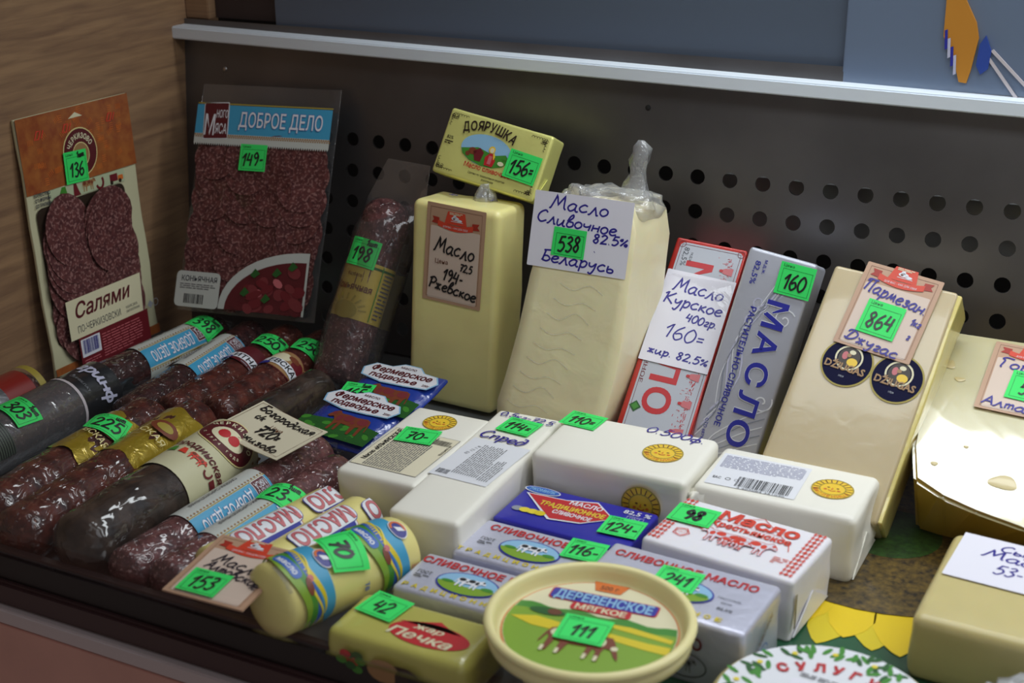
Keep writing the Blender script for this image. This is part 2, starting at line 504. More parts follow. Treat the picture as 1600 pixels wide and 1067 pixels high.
# pen strokes: x-height 1, capitals 1.8
H = {
 'а': (1.05, [[(.8,.85),(.45,1),(.1,.6),(.1,.25),(.35,0),(.7,.35),(.8,.95)],[(.8,.95),(.75,.3),(.9,0),(1.05,.1)]]),
 'с': (.95, [[(.8,.85),(.5,1),(.15,.65),(.12,.3),(.4,0),(.85,.2)]]),
 'л': (1.0, [[(0,.05),(.15,0),(.4,.55),(.55,1),(.55,1),(.7,.4),(.8,0),(.95,.05)]]),
 'о': (.92, [[(.45,1),(.15,.75),(.1,.3),(.4,0),(.75,.3),(.75,.75),(.45,1)]]),
 'и': (1.05, [[(.1,1),(.1,1),(.1,.3),(.3,0),(.65,.5),(.75,1),(.75,1),(.72,.2),(.9,0),(1,.1)]]),
 'в': (.9, [[(.1,.8),(.3,1.6),(.55,1.9),(.6,1.5),(.25,.9),(.1,.3),(.35,0),(.75,.25),(.7,.75),(.3,.8)]]),
 'ч': (.95, [[(.1,1),(.12,.6),(.4,.5),(.75,.7)],[(.8,1),(.75,.4),(.7,0)]]),
 'н': (.95, [[(.15,1),(.1,0)],[(.12,.5),(.7,.55)],[(.8,1),(.75,0)]]),
 'е': (.9, [[(.12,.5),(.5,.55),(.75,.8),(.5,1),(.2,.8),(.1,.35),(.4,0),(.85,.2)]]),
 'р': (.95, [[(.1,.9),(.2,1),(.15,-.7)],[(.2,.6),(.5,1),(.8,.75),(.7,.2),(.4,0),(.2,.2)]]),
 'у': (.95, [[(.1,1),(.15,.5),(.45,.4),(.75,.9)],[(.8,1),(.7,0),(.45,-.7),(.15,-.5)]]),
 'ь': (.85, [[(.15,1),(.12,.3),(.25,0),(.65,.05),(.7,.4),(.4,.55),(.15,.4)]]),
 'ы': (1.15, [[(.15,1),(.12,.3),(.25,0),(.65,.05),(.7,.4),(.4,.55),(.15,.4)],[(1,1),(.98,0)]]),
 'к': (.85, [[(.15,1),(.12,0)],[(.7,1),(.2,.5),(.2,.5),(.8,0)]]),
 'г': (.8, [[(.15,.8),(.4,1),(.65,.85),(.5,.5),(.2,.2),(.35,0),(.75,.1)]]),
 'п': (.95, [[(.1,0),(.15,.95),(.15,.95),(.3,.8),(.6,1),(.75,.8),(.75,0)]]),
 'м': (1.15, [[(0,0),(.2,.3),(.35,1),(.35,1),(.55,.25),(.8,1),(.8,1),(.9,.3),(1.05,0)]]),
 'з': (.85, [[(.15,.85),(.45,1),(.65,.8),(.35,.55),(.7,.35),(.55,0),(.15,.1)]]),
 'ж': (1.1, [[(.1,1),(.45,.5),(.1,0)],[(.9,1),(.5,.5),(.95,0)],[(.5,1.05),(.5,-.05)]]),
 'т': (1.0, [[(.1,1),(.12,0)],[(.12,.8),(.35,1),(.45,.7),(.45,0)],[(.45,.8),(.7,1),(.82,.7),(.82,0)]]),
 'д': (.95, [[(.75,.8),(.4,1),(.1,.6),(.1,.2),(.4,0),(.75,.5),(.8,1),(.7,1.6),(.3,1.7)]]),
 'б': (.9, [[(.85,1.8),(.4,1.6),(.12,.9),(.12,.3),(.4,0),(.75,.3),(.7,.8),(.4,.95),(.15,.6)]]),
 'я': (.95, [[(.8,0),(.8,1),(.35,.95),(.2,.7),(.45,.5),(.8,.5)],[(.45,.5),(.1,0)]]),
 'ф': (1.1, [[(.5,1),(.15,.8),(.1,.3),(.5,.1),(.9,.3),(.85,.8),(.5,1)],[(.6,1.7),(.45,-.7)]]),
 'ш': (1.15, [[(.1,1),(.1,.2),(.3,0),(.5,.4),(.5,1),(.5,1),(.5,.2),(.7,0),(.9,.4),(.9,1),(.9,1),(.9,.1),(1.05,0)]]),
 'М': (1.65, [[(0,.05),(.15,.1),(.5,1.8),(.5,1.8),(.75,.5),(.75,.5),(1.25,1.8),(1.25,1.8),(1.35,.3),(1.55,0)]]),
 'С': (1.15, [[(1,1.5),(.7,1.8),(.2,1.3),(.1,.5),(.5,0),(1.05,.35)]]),
 'Б': (1.2, [[(.3,1.6),(1.1,1.75)],[(.5,1.6),(.35,.1),(.35,.1),(.8,0),(1.1,.4),(.8,.8),(.45,.75)]]),
 'К': (1.25, [[(0,1.4),(.3,1.8),(.3,1.8),(.2,0)],[(1.1,1.8),(.3,.9),(.3,.9),(1.15,0)]]),
 'Г': (1.1, [[(.5,0),(.35,.1),(.45,1.2),(.2,1.5),(.5,1.8),(1.2,1.7)]]),
 'П': (1.35, [[(.1,1.3),(.2,1.7),(1.3,1.8)],[(.4,1.7),(.3,0)],[(1.0,1.75),(1.0,.1),(1.15,0)]]),
 'Д': (1.45, [[(.2,1.3),(.3,1.7),(.8,1.8),(1.3,1.3),(1.2,.6),(.7,.1),(.3,.1),(.1,.3)],[(.7,1.7),(.5,.9),(.35,.05)]]),
 'А': (1.2, [[(.1,0),(.7,1.8),(.7,1.8),(1.1,0)],[(.3,.7),(1,.7)]]),
 'Р': (1.1, [[(.3,0),(.4,1.7)],[(.1,1.5),(.7,1.85),(1.1,1.4),(.8,.9),(.35,.9)]]),
 '0': (1.0, [[(.5,1.75),(.15,1.2),(.1,.5),(.4,0),(.8,.4),(.85,1.2),(.5,1.75)]]),
 '1': (.7, [[(.05,1.1),(.5,1.8),(.5,1.8),(.35,0)]]),
 '2': (1.0, [[(.1,1.4),(.45,1.8),(.8,1.4),(.5,.7),(.1,.05),(.1,.05),(.9,.08)]]),
 '3': (.95, [[(.15,1.6),(.5,1.8),(.75,1.45),(.35,1.0),(.35,1.0),(.8,.6),(.5,0),(.1,.15)]]),
 '4': (1.0, [[(.3,1.8),(.1,.8),(.1,.8),(.85,.85)],[(.75,1.6),(.65,0)]]),
 '5': (1.0, [[(.9,1.8),(.35,1.75),(.35,1.75),(.2,1),(.2,1),(.6,1.1),(.85,.6),(.5,0),(.1,.15)]]),
 '6': (.95, [[(.7,1.8),(.25,1.2),(.1,.5),(.4,0),(.8,.4),(.6,.9),(.2,.7)]]),
 '7': (1.0, [[(.1,1.7),(.9,1.75),(.9,1.75),(.4,0)],[(.25,.9),(.85,.95)]]),
 '8': (.95, [[(.75,1.5),(.45,1.8),(.2,1.4),(.7,.6),(.5,0),(.15,.4),(.5,.95),(.75,1.5)]]),
 '9': (.95, [[(.75,1.3),(.45,1.8),(.15,1.4),(.4,1),(.75,1.3),(.7,.6),(.45,0)]]),
 '-': (.7, [[(.1,.7),(.6,.75)]]), '=': (.7, [[(.1,.9),(.6,.95)],[(.1,.5),(.6,.55)]]),
 '.': (.4, [[(.12,.02),(.2,.1)]]), ',': (.4, [[(.2,.15),(.1,-.3)]]), '/': (.7, [[(.05,-.1),(.6,1.8)]]),
 '%': (1.1, [[(.25,1.5),(.1,1.2),(.3,1.1),(.35,1.4),(.25,1.5)],[(.95,1.5),(.2,.1)],[(.85,.6),(.7,.3),(.9,.1),(1,.4),(.85,.6)]]),
 '"': (.5, [[(.1,1.8),(.1,1.5)],[(.3,1.8),(.3,1.5)]]), ' ': (.6, []),
}


def smooth_pts(p, k=4):
    out = []
    n = len(p)
    if n < 3:
        return p
    for i in range(n - 1):
        p0, p1, p2, p3 = p[max(i - 1, 0)], p[i], p[i + 1], p[min(i + 2, n - 1)]
        if p1 == p2:
            continue
        for j in range(k):
            t = j / k
            out.append(tuple(.5 * (2 * b + (c - a) * t + (2 * a - 5 * b + 4 * c - d) * t * t + (3 * b - a - 3 * c + d) * t ** 3)
                             for a, b, c, d in zip(p0, p1, p2, p3)))
    out.append(p[-1])
    return out


class Decal:
    EPS = 0.00016

    def __init__(s):
        s.v = []; s.f = []; s.m = []; s.mats = []

    def mi(s, mat):
        if mat not in s.mats:
            s.mats.append(mat)
        return s.mats.index(mat)

    def add(s, vs, fs, mat, layer):
        b = len(s.v)
        s.v += [(p[0], p[1], layer + (p[2] if len(p) > 2 else 0)) for p in vs]
        i = s.mi(mat)
        for f in fs:
            s.f.append(tuple(b + k for k in f)); s.m.append(i)

    def poly(s, pts, mat, layer=0):
        s.add(pts, [tuple(range(len(pts)))], mat, layer)

    def quad(s, cx, cy, w, h, mat, layer=0, rot=0):
        c, n = math.cos(rot), math.sin(rot)
        s.poly([(cx + x * c - y * n, cy + x * n + y * c) for x, y in ((-w/2, -h/2), (w/2, -h/2), (w/2, h/2), (-w/2, h/2))], mat, layer)

    def rrect(s, cx, cy, w, h, r, mat, layer=0, rot=0):
        pts = []
        for qx, qy, a0 in ((1, 1, 0), (-1, 1, 90), (-1, -1, 180), (1, -1, 270)):
            for k in range(4):
                a = R(a0 + k * 30)
                pts.append((qx * (w/2 - r) + r * math.cos(a), qy * (h/2 - r) + r * math.sin(a)))
        c, n = math.cos(rot), math.sin(rot)
        s.poly([(cx + x * c - y * n, cy + x * n + y * c) for x, y in pts], mat, layer)

    def ell(s, cx, cy, rx, ry, mat, layer=0, n=24, rot=0):
        c, q = math.cos(rot), math.sin(rot)
        s.poly([(cx + rx * math.cos(a) * c - ry * math.sin(a) * q, cy + rx * math.cos(a) * q + ry * math.sin(a) * c)
                for a in (2 * PI * i / n for i in range(n))], mat, layer)

    def line(s, pts, w, mat, layer=0, closed=False):
        if closed:
            pts = pts + [pts[0]]
        n = len(pts)
        L = []; Rr = []
        for i in range(n):
            a = pts[max(i - 1, 0)]; b = pts[min(i + 1, n - 1)]
            if closed and i in (0, n - 1):
                a, b = pts[-2], pts[1]
            dx, dy = b[0] - a[0], b[1] - a[1]
            l = math.hypot(dx, dy) or 1e-9
            k = 1.0
            if 0 < i < n - 1 or closed:
                p = pts[i]; q = pts[i + 1] if i < n - 1 else pts[1]
                ex, ey = q[0] - p[0], q[1] - p[1]; el = math.hypot(ex, ey) or 1e-9
                k = 1 / max(0.6, abs((dx * ex + dy * ey) / (l * el)))
            nx, ny = -dy / l * w / 2 * k, dx / l * w / 2 * k
            L.append((pts[i][0] + nx, pts[i][1] + ny)); Rr.append((pts[i][0] - nx, pts[i][1] - ny))
        s.add(L + Rr, [(i, n + i, n + i + 1, i + 1) for i in range(n - 1)], mat, layer)

    def frame(s, cx, cy, w, h, t, mat, layer=0, rot=0):
        c, n = math.cos(rot), math.sin(rot)
        for x0, y0, ww, hh in ((0, h/2 - t/2, w, t), (0, -h/2 + t/2, w, t), (-w/2 + t/2, 0, t, h), (w/2 - t/2, 0, t, h)):
            s.quad(cx + x0 * c - y0 * n, cy + x0 * n + y0 * c, ww, hh, mat, layer, rot)

    def ring(s, cx, cy, rx, ry, w, mat, layer=0, n=24, a0=0, a1=360):
        pts = [(cx + rx * math.cos(R(a0 + (a1 - a0) * i / n)), cy + ry * math.sin(R(a0 + (a1 - a0) * i / n))) for i in range(n + 1)]
        s.line(pts, w, mat, layer)

    def text(s, t, cx, cy, size, mat, layer=1, bold=0.0, width=None, rot=0, shear=0.0, outline=None, ow=0.02):
        """centred at cx, cy; size = capital height; width = fitted total width"""
        if outline:
            s.text(t, cx, cy, size, outline, layer, bold + ow, width, rot, shear)
            layer += 0.5
        bold = min(bold, .075) * .8
        vs, fs, x0, x1 = text_geo(t, bold)
        k = size / 0.73
        kx = width / max(x1 - x0, 1e-6) if width else k
        c, n = math.cos(rot), math.sin(rot)
        out = []
        for x, y, *z in vs:
            X = (x - (x0 + x1) / 2) * kx + shear * (y - .36) * k
            Y = (y - .36) * k
            out.append((cx + X * c - Y * n, cy + X * n + Y * c, *z))
        s.add(out, fs, mat, layer)

    def arc(s, t, cx, cy, rx, ry, a0, a1, size, mat, layer=1, bold=0.02, inside=False, sx=1.0):
        """letters along an arc from angle a0 to a1 (degrees)"""
        n = len(t)
        for i, ch in enumerate(t):
            if ch == ' ':
                continue
            a = R(a0 + (a1 - a0) * (i + .5) / n)
            x, y = cx + rx * math.cos(a), cy + ry * math.sin(a)
            tx, ty = -rx * math.sin(a), ry * math.cos(a)
            rot = math.atan2(ty, tx) + (0 if inside else PI)
            vs, fs, x0, x1 = text_geo(ch, bold)
            k = size / .73
            c, q = math.cos(rot), math.sin(rot)
            out = []
            for u, v, *z in vs:
                X = (u - (x0 + x1) / 2) * k * sx; Y = (v - .36) * k
                out.append((x + X * c - Y * q, y + X * q + Y * c, *z))
            s.add(out, fs, mat, layer)

    def hand(s, t, x, y, size, mat, layer=1, pen=0.0009, rot=0, shear=0.12, width=None, center=False):
        """pen writing; x, y = start of the baseline, size = x-height"""
        tot = sum(H.get(ch, H['о'])[0] for ch in t)
        kx = width / tot if width else size
        c, n = math.cos(rot), math.sin(rot)
        X = -tot * kx / 2 if center else 0
        rnd = random.Random(t)
        for ch in t:
            w, st = H.get(ch, H['о'])
            jy = rnd.uniform(-.06, .06)
            for i, q in enumerate(st):
                pen_ = pen * PENK
                pts = [(X + px * kx + shear * py * size, (py + jy) * size) for px, py in smooth_pts(q)]
                s.line([(x + a * c - b * n, y + a * n + b * c) for a, b in pts], pen_, mat, layer + i * 0.25)
            X += w * kx

    def micro(s, x0, y0, x1, y1, n, mat, layer=1, seed=0, fill=0.55, rot90=False):
        rd = random.Random(seed)
        hgt = (y1 - y0) / n
        for i in range(n):
            x = x0
            yy = y1 - (i + .5) * hgt
            end = x1 if i < n - 1 else x0 + (x1 - x0) * rd.uniform(.4, .9)
            while x < end - hgt:
                w = min(rd.uniform(1.2, 5) * hgt, end - x)
                s.quad(x + w / 2, yy, w, hgt * fill, mat, layer)
                x += w + hgt * .5

    def barcode(s, x0, y0, x1, y1, mat, layer=1, seed=3, n=24):
        rd = random.Random(seed)
        x = x0
        st = (x1 - x0) / n
        while x < x1:
            w = st * rd.choice((.3, .45, .8))
            s.quad(x + w / 2, (y0 + y1) / 2, w, y1 - y0, mat, layer)
            x += w + st * rd.choice((.3, .5, .7))

    def build(s, name, parent, mapf, base=0.0004, maxlen=None, label=None, kind=None):
        bm = bmesh.new()
        vv = [bm.verts.new((x, y, l)) for x, y, l in s.v]
        for f, m in zip(s.f, s.m):
            try:
                fc = bm.faces.new([vv[k] for k in f]); fc.material_index = m
            except ValueError:
                pass
        if maxlen:
            bmesh.ops.triangulate(bm, faces=bm.faces)
            for _ in range(7):
                L = [e for e in bm.edges if math.hypot(e.verts[0].co.x - e.verts[1].co.x, (e.verts[0].co.y - e.verts[1].co.y) * .35) > maxlen]
                if not L:
                    break
                bmesh.ops.subdivide_edges(bm, edges=L, cuts=1)
                bmesh.ops.triangulate(bm, faces=[f for f in bm.faces if len(f.verts) > 3])
        for f in bm.faces:
            f.normal_update()
            if f.normal.z < 0:
                f.normal_flip()
        for v in bm.verts:
            v.co = Vector(mapf(v.co.x, v.co.y, base + v.co.z * s.EPS))
        return from_bm(name, bm, parent, s.mats, label=label)


def on_front(t, x0=0, z0=0, rot=0):
    c, n = math.cos(rot), math.sin(rot)
    return lambda x, y, h: (x0 + x * c - y * n, -t - h, z0 + x * n + y * c)


def on_top(hh, x0=0, y0=0, rot=0):
    c, n = math.cos(rot), math.sin(rot)
    return lambda x, y, h: (x0 + x * c - y * n, y0 + x * n + y * c, hh + h)


def on_right(w, y0, z0):     # local right side of a box, reading x -> +y
    return lambda x, y, h: (w / 2 + h, y0 + x, z0 + y)


def on_cyl(r, th0=0.0, y0=0.0, zc=None, rot=0.0):
    zc = r if zc is None else zc
    c, n = math.cos(rot), math.sin(rot)

    def f(x, y, h):
        X, Y = x * c - y * n, x * n + y * c
        a = th0 + X / r
        return ((r + h) * math.sin(a), y0 + Y, zc + (r + h) * math.cos(a))
    return f


def sticker(parent, mapf, num, extra=None, w=.0250, h=.0222, maxlen=None, size=None, word=True, base=0.0009, pen=.0011):
    d = Decal()
    d.quad(0, 0, w, h, 'green', 0)
    d.frame(.0004, -.0014, w * .84, h * .74, .00022, 'dkgreen', 1)
    if word:
        d.text('Цена', -w * .26, h * .41, h * .085, 'dkgreen', 1, width=w * .3)
    o = d.build('price_sticker', parent, mapf, base, maxlen, label='bright green price sticker reading ' + num.strip('-=.'))
    d = Decal()
    sz = size or .0060
    pen *= 1.15
    d.hand(num, .0002, -h * .30, sz, 'black', 2, pen, R(3), center=True)
    if extra:
        d.hand(extra, w * .22, h * .27, .0028, 'black', 2, .0007, R(2), center=True)
    d.build('handwritten_number', o, mapf, base, maxlen)
    return o


def kraft(d, w, h, ribbon_y=None, white=True):
    d.rrect(0, 0, w, h, .0008, 'kraft', 0)
    if white:
        d.rrect(0, -h * .1, w * .84, h * .74, .001, 'kraftlt', 1)
    d.frame(0, 0, w * .88, h * .92, .0002, 'brown', 1)
    ribbon(d, 0, h * .32 if ribbon_y is None else ribbon_y, w)


def ribbon(d, cx, cy, w):
    k = w
    d.poly([(cx - .14*k, cy + .17*k), (cx + .15*k, cy + .17*k), (cx + .19*k, cy - .02*k), (cx - .19*k, cy - .02*k)], 'ribbon', 2)
    top = [(cx - .30*k + .60*k*i/10, cy + .015*k - .05*k*math.sin(PI*i/10)) for i in range(11)]
    bot = [(x, y - .085*k) for x, y in top]
    d.add(top + bot, [(i, 11 + i, 12 + i, i + 1) for i in range(10)], 'ribbon', 3)
    for sg in (-1, 1):
        d.poly([(cx + sg*.28*k, cy + .05*k), (cx + sg*.40*k, cy + .06*k), (cx + sg*.37*k, cy + .01*k), (cx + sg*.41*k, cy - .035*k), (cx + sg*.28*k, cy - .05*k)], 'ribbondk', 2)
    d.ell(cx - .01*k, cy + .075*k, .065*k, .03*k, 'white', 3, 12)
    d.ell(cx - .02*k, cy + .10*k, .03*k, .03*k, 'white', 3, 10)
    d.ell(cx + .06*k, cy + .055*k, .05*k, .018*k, 'white', 3, 10)
    d.ell(cx - .03*k, cy + .07*k, .02*k, .012*k, 'brown', 4, 8)
    d.quad(cx + .02*k, cy + .03*k, .2*k, .008*k, 'white', 3)
    d.text('ДЛЯ ВАС – КАК ДЛЯ СЕБЯ', cx, cy - .068*k, .028*k, 'white', 4, width=.42*k)
    d.micro(cx - .11*k, cy + .125*k, cx + .11*k, cy + .165*k, 2, 'cream', 3, 5)


def sunlogo(d, cx, cy, r, layer=0):
    d.ell(cx, cy, r, r, 'sun', layer, 28)
    d.ring(cx, cy, r * .97, r * .97, r * .06, 'gold', layer + 1)
    d.ring(cx, cy, r * .60, r * .60, r * .05, 'gold', layer + 1)
    for i in range(20):
        a = 2 * PI * i / 20
        if not 200 < math.degrees(a) < 340:
            d.line([(cx + r*.62*math.cos(a), cy + r*.62*math.sin(a)), (cx + r*.92*math.cos(a), cy + r*.92*math.sin(a))], r * .05, 'brown', layer + 1)
    d.arc('МАСЛЕНИЦА', cx, cy, r * .79, r * .79, 192, 348, r * .22, 'orange', layer + 1, inside=True)
    for sg in (-1, 1):
        d.ell(cx + sg * r * .22, cy + r * .1, r * .07, r * .05, 'brown', layer + 1, 8)
        d.ell(cx + sg * r * .32, cy - r * .12, r * .09, r * .07, 'orange', layer + 1, 8)
    d.ring(cx, cy - r * .05, r * .2, r * .18, r * .05, 'red', layer + 1, 8, 210, 330)
    d.line([(cx, cy + r*.1), (cx - r*.04, cy - r*.06), (cx + r*.04, cy - r*.06)], r * .04, 'orange', layer + 1)


COW = [(-.50,.10),(-.46,.22),(-.36,.27),(-.10,.24),(.10,.26),(.28,.25),(.36,.32),(.42,.30),(.52,.18),(.55,.10),(.48,.08),(.40,.12),(.32,.02),(.30,-.10),
       (.31,-.30),(.25,-.30),(.23,-.10),(.18,-.05),(.16,-.28),(.10,-.28),(.10,-.04),(-.15,-.06),(-.20,-.30),(-.26,-.30),(-.26,-.05),(-.34,-.02),(-.38,-.29),(-.44,-.29),(-.43,.0),(-.47,.08),(-.52,-.12),(-.54,-.12)]


def cow(d, cx, cy, s, body, spot, layer=2, flip=1, graze=False):
    pts = [(cx + flip * x * s, cy + y * s) for x, y in COW]
    if graze:
        pts = [(x, y - (max(0, flip * (x - cx) / s - .30)) * s * 1.3) for x, y in pts]
    d.poly(pts, body, layer)
    for x, y, rx, ry in ((-.32, .14, .13, .10), (.03, .15, .13, .10), (.24, .10, .07, .10), (.44, .22 - (.2 if graze else 0), .05, .05), (-.12, .05, .05, .04)):
        d.ell(cx + flip * x * s, cy + y * s, rx * s, ry * s, spot, layer + .5, 10)


wood('woodlam', rgb('#7d5f48'), rgb('#a2805e'))
plain('reflection_orange', rgb('#c8862a'), 0.5)
plain('reflection_blue', rgb('#2c4aa0'), 0.5)
plain('cream_label', rgb('#e4dcc0'), 0.55)
plain('lilacd', rgb('#9a9cb8'), 0.6)
plain('silver_film', rgb('#8a8a8c'), 0.25, 0.6, bump=0.8, bscale=70, coat=0.6)
plain('label_red', rgb('#8a1c14'), 0.35, coat=0.5)
plain('label_yellow', rgb('#c9b04a'), 0.4, coat=0.5)
film('film_grey', tint=(0.55, 0.55, 0.53), base=0.10, rough=0.15, bump=0.3, milk=0.10)
film('film_white', base=0.12, rough=0.2, bump=0.9, bscale=90, milk=0.5)

# ============================================================ THE SETTING
TILT = math.tan(R(5.918))      # the perforated back panel leans away from the shelf
WX = -0.170                    # inner face of the left side wall


def st(name, bm, mats, smooth=False):
    o = from_bm(name, bm, None, mats, smooth)
    o['kind'] = 'structure'
    return o


# shelf tray
bm = bmesh.new()
box_bm(bm, WX, 0.95, -0.418, -0.046, -0.012, 0.0, 0.001)
floor_o = st('floor', bm, ['tray_steel'])
# dark gap strip behind the tray and the back of the case
bm = bmesh.new()
box_bm(bm, WX, 0.95, -0.046, 0.12, -0.03, -0.006)
st('trim_1', bm, ['dark_void'])
# left side wall of wood laminate
bm = bmesh.new()
box_bm(bm, WX - 0.018, WX, -0.60, 0.12, -0.10, 0.55, 0.0008)
st('wall_left', bm, ['woodlam'])
# perforated steel panel
PITCH, VP_, R0 = 0.025, 0.02591, 0.0057
xs0, xs1 = -7, 29
ZR0 = 0.17397
bm = bmesh.new()
NS = 16


def pan(x, z, off=0.0):
    return (x, z * TILT + off, z)


cache = {}


def vtx(x, z):
    k = (round(x, 5), round(z, 5))
    if k not in cache:
        cache[k] = bm.verts.new(pan(x, z))
    return cache[k]


holes = []
for i in range(xs0 + 1, xs1):
    for j in range(7):
        cx, cz = i * PITCH, ZR0 - j * VP_
        hx, hz = PITCH / 2, VP_ / 2
        ring, outer = [], []
        for k in range(NS):
            a = 2 * PI * k / NS
            c, s_ = math.cos(a), math.sin(a)
            ring.append(bm.verts.new(pan(cx + R0 * c, cz + R0 * s_)))
            m_ = max(abs(c), abs(s_))
            outer.append(vtx(cx + hx * c / m_, cz + hz * s_ / m_))
        back = [bm.verts.new((v.co.x, v.co.y + .0015, v.co.z)) for v in ring]
        for k in range(NS):
            l = (k + 1) % NS
            bm.faces.new([outer[k], outer[l], ring[l], ring[k]])
            f = bm.faces.new([ring[k], ring[l], back[l], back[k]])
            f.material_index = 1
xl, xr = (xs0 + .5) * PITCH, (xs1 - .5) * PITCH
zt, zb = ZR0 + VP_ / 2, ZR0 - 6.5 * VP_
for (a, b, c, d_) in ((WX, xl, zb, zt), (xr, 0.95, zb, zt), (WX, 0.95, zt, 0.262), (WX, 0.95, -0.004, zb)):
    q = [bm.verts.new(pan(*p)) for p in ((a, c), (b, c), (b, d_), (a, d_))]
    bm.faces.new(q)
bmesh.ops.remove_doubles(bm, verts=bm.verts, dist=1e-6)
for f in bm.faces:
    f.normal_update()
    if f.material_index == 0 and f.normal.y > 0:
        f.normal_flip()
o = st('wall_back', bm, ['steel', 'clip_metal'])
# duct behind the panel: dark back, bright ledge seen through the top row of holes
bm = bmesh.new()
box_bm(bm, WX, 0.95, 0.075, 0.085, -0.02, 0.262)
st('trim_2', bm, ['dark_void'])
bm = bmesh.new()
box_bm(bm, 0.30, 0.95, 0.050, 0.056, 0.120, 0.170)
st('trim_3', bm, ['duct_metal'])
# a few rivets and a screw on the panel
for x, z in ((0.2575, 0.2215), (-0.128, 0.222)):
    bm = bmesh.new()
    bmesh.ops.create_uvsphere(bm, u_segments=12, v_segments=6, radius=0.0022)
    for v in bm.verts:
        v.co = Vector(pan(x + v.co.x, z + v.co.z, v.co.y * .5))
    tag(from_bm('screw', bm, None, ['clip_metal' if x < 0 else 'dark_void'], True),
        'small bright screw high on the back panel near the wooden side' if x < 0 else 'small dark screw high on the back panel, right of the milkmaid pack', 'screw')
# aluminium rail along the top of the panel
bm = bmesh.new()
box_bm(bm, -0.3475, 0.3475, -0.006, 0.006, -0.0052, 0.0052, 0.001)
box_bm(bm, -0.3475, 0.3475, 0.0, 0.022, 0.0035, 0.0050)
for v in bm.verts:
    x = v.co.x * 1.155 + 0.2300
    v.co = Vector((x, v.co.y + 0.0155, v.co.z + 0.2524 - (x + 0.17) * 0.0102))
o = from_bm('metal_rail', bm, None, ['aluminium'])
tag(o, 'long pale aluminium rail running along the top of the perforated back panel', 'rail')

# sliding doors and posts behind, above the rail
def slab(name, x0, x1, y0, y1, z0, z1, mat, lab=None):
    bm = bmesh.new(); box_bm(bm, x0, x1, y0, y1, z0, z1, 0.0008)
    return st(name, bm, [mat])


slab('trim_4', WX, -0.146, 0.030, 0.060, 0.262, 0.50, 'woodlam')
slab('trim_5', -0.146, -0.079, 0.040, 0.060, 0.262, 0.50, 'post_brown')
slab('door_1', -0.079, 0.402, 0.032, 0.038, 0.256, 0.50, 'door_blue')
slab('door_2', 0.400, 0.95, 0.026, 0.031, 0.250, 0.50, 'door_light')
# reflection of an orange and blue sign, built as solid shapes on the door
sg = empty('sign_reflection', 'small orange and blue slanted sign reflection, built on the pale door at the upper right', 'reflection', Matrix.Translation((0.466, 0.0245, 0.284)))
orange_shape = [(.0, .036), (.0005, .004), (.009, -.012), (.0135, -.026), (.0185, -.0265), (.0205, -.018), (.0235, .004), (.021, .014), (.012, .030), (.008, .06), (.0, .06)]
from_bm('orange_reflection', extrude_poly(orange_shape, orange_shape, -.001, .001), sg, ['reflection_orange'])
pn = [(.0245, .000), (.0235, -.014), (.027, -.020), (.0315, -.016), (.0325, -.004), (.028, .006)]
from_bm('blue_reflection', extrude_poly(pn, pn, -.001, .001), sg, ['reflection_blue'], label='blue corner of the sign reflection')
for k, (x0, z0, x1, z1) in enumerate(((.030, -.009, .052, -.036), (.032, -.004, .060, -.030))):  # pale streaks of the reflection, modelled as thin bars
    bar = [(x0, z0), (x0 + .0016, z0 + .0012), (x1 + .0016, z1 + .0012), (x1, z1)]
    from_bm('reflected_streak', extrude_poly(bar, bar, -.0008, .0006), sg, ['grey_trim'], label='pale thin streak of the sign reflection')
for k in range(4):
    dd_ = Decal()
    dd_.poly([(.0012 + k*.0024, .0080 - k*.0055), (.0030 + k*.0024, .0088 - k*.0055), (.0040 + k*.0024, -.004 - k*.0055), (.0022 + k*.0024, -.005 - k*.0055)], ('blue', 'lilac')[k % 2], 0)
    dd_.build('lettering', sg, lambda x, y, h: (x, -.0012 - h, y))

# front edge: black seal, brown trim, pale strip, pink counter panel (all slightly skewed to the tray)
def skewbox(name, y0, y1, z0, z1, mat, bev=.0008, x0=-.6, x1=1.05):
    bm = bmesh.new()
    box_bm(bm, x0, x1, y0, y1, z0, z1, bev)
    for v in bm.verts:
        v.co.y -= 0.0255 * v.co.x
    return st(name, bm, [mat])


skewbox('trim_6', -.4235, -.413, -.010, .016, 'black_rubber', .003)
skewbox('trim_7', -.4275, -.4175, -.0195, -.003, 'brown_trim', .002)
skewbox('trim_8', -.4315, -.4215, -.030, -.0195, 'grey_trim', .001)
skewbox('wall_front', -.4315, -.4290, -.40, -.0305, 'pink_panel', .0005)
# curved front glass, standing on the black seal and bulging outwards
prof = [(-.4205, .014), (-.438, .028), (-.462, .045), (-.482, .068), (-.505, .11), (-.522, .17), (-.528, .24), (-.520, .32), (-.492, .40), (-.440, .47), (-.36, .53), (-.27, .565)]
prof = smooth_pts(prof, 4)
bm = bmesh.new()
rows = []
for x in [-.166 + i * (1.05 + .166) / 4 for i in range(5)]:
    rows.append([bm.verts.new((x, y - .0255 * x, z)) for y, z in prof])
for a, b in zip(rows, rows[1:]):
    for k in range(len(prof) - 1):
        bm.faces.new([a[k], b[k], b[k + 1], a[k + 1]])
st('window_1', bm, ['glass'], True)

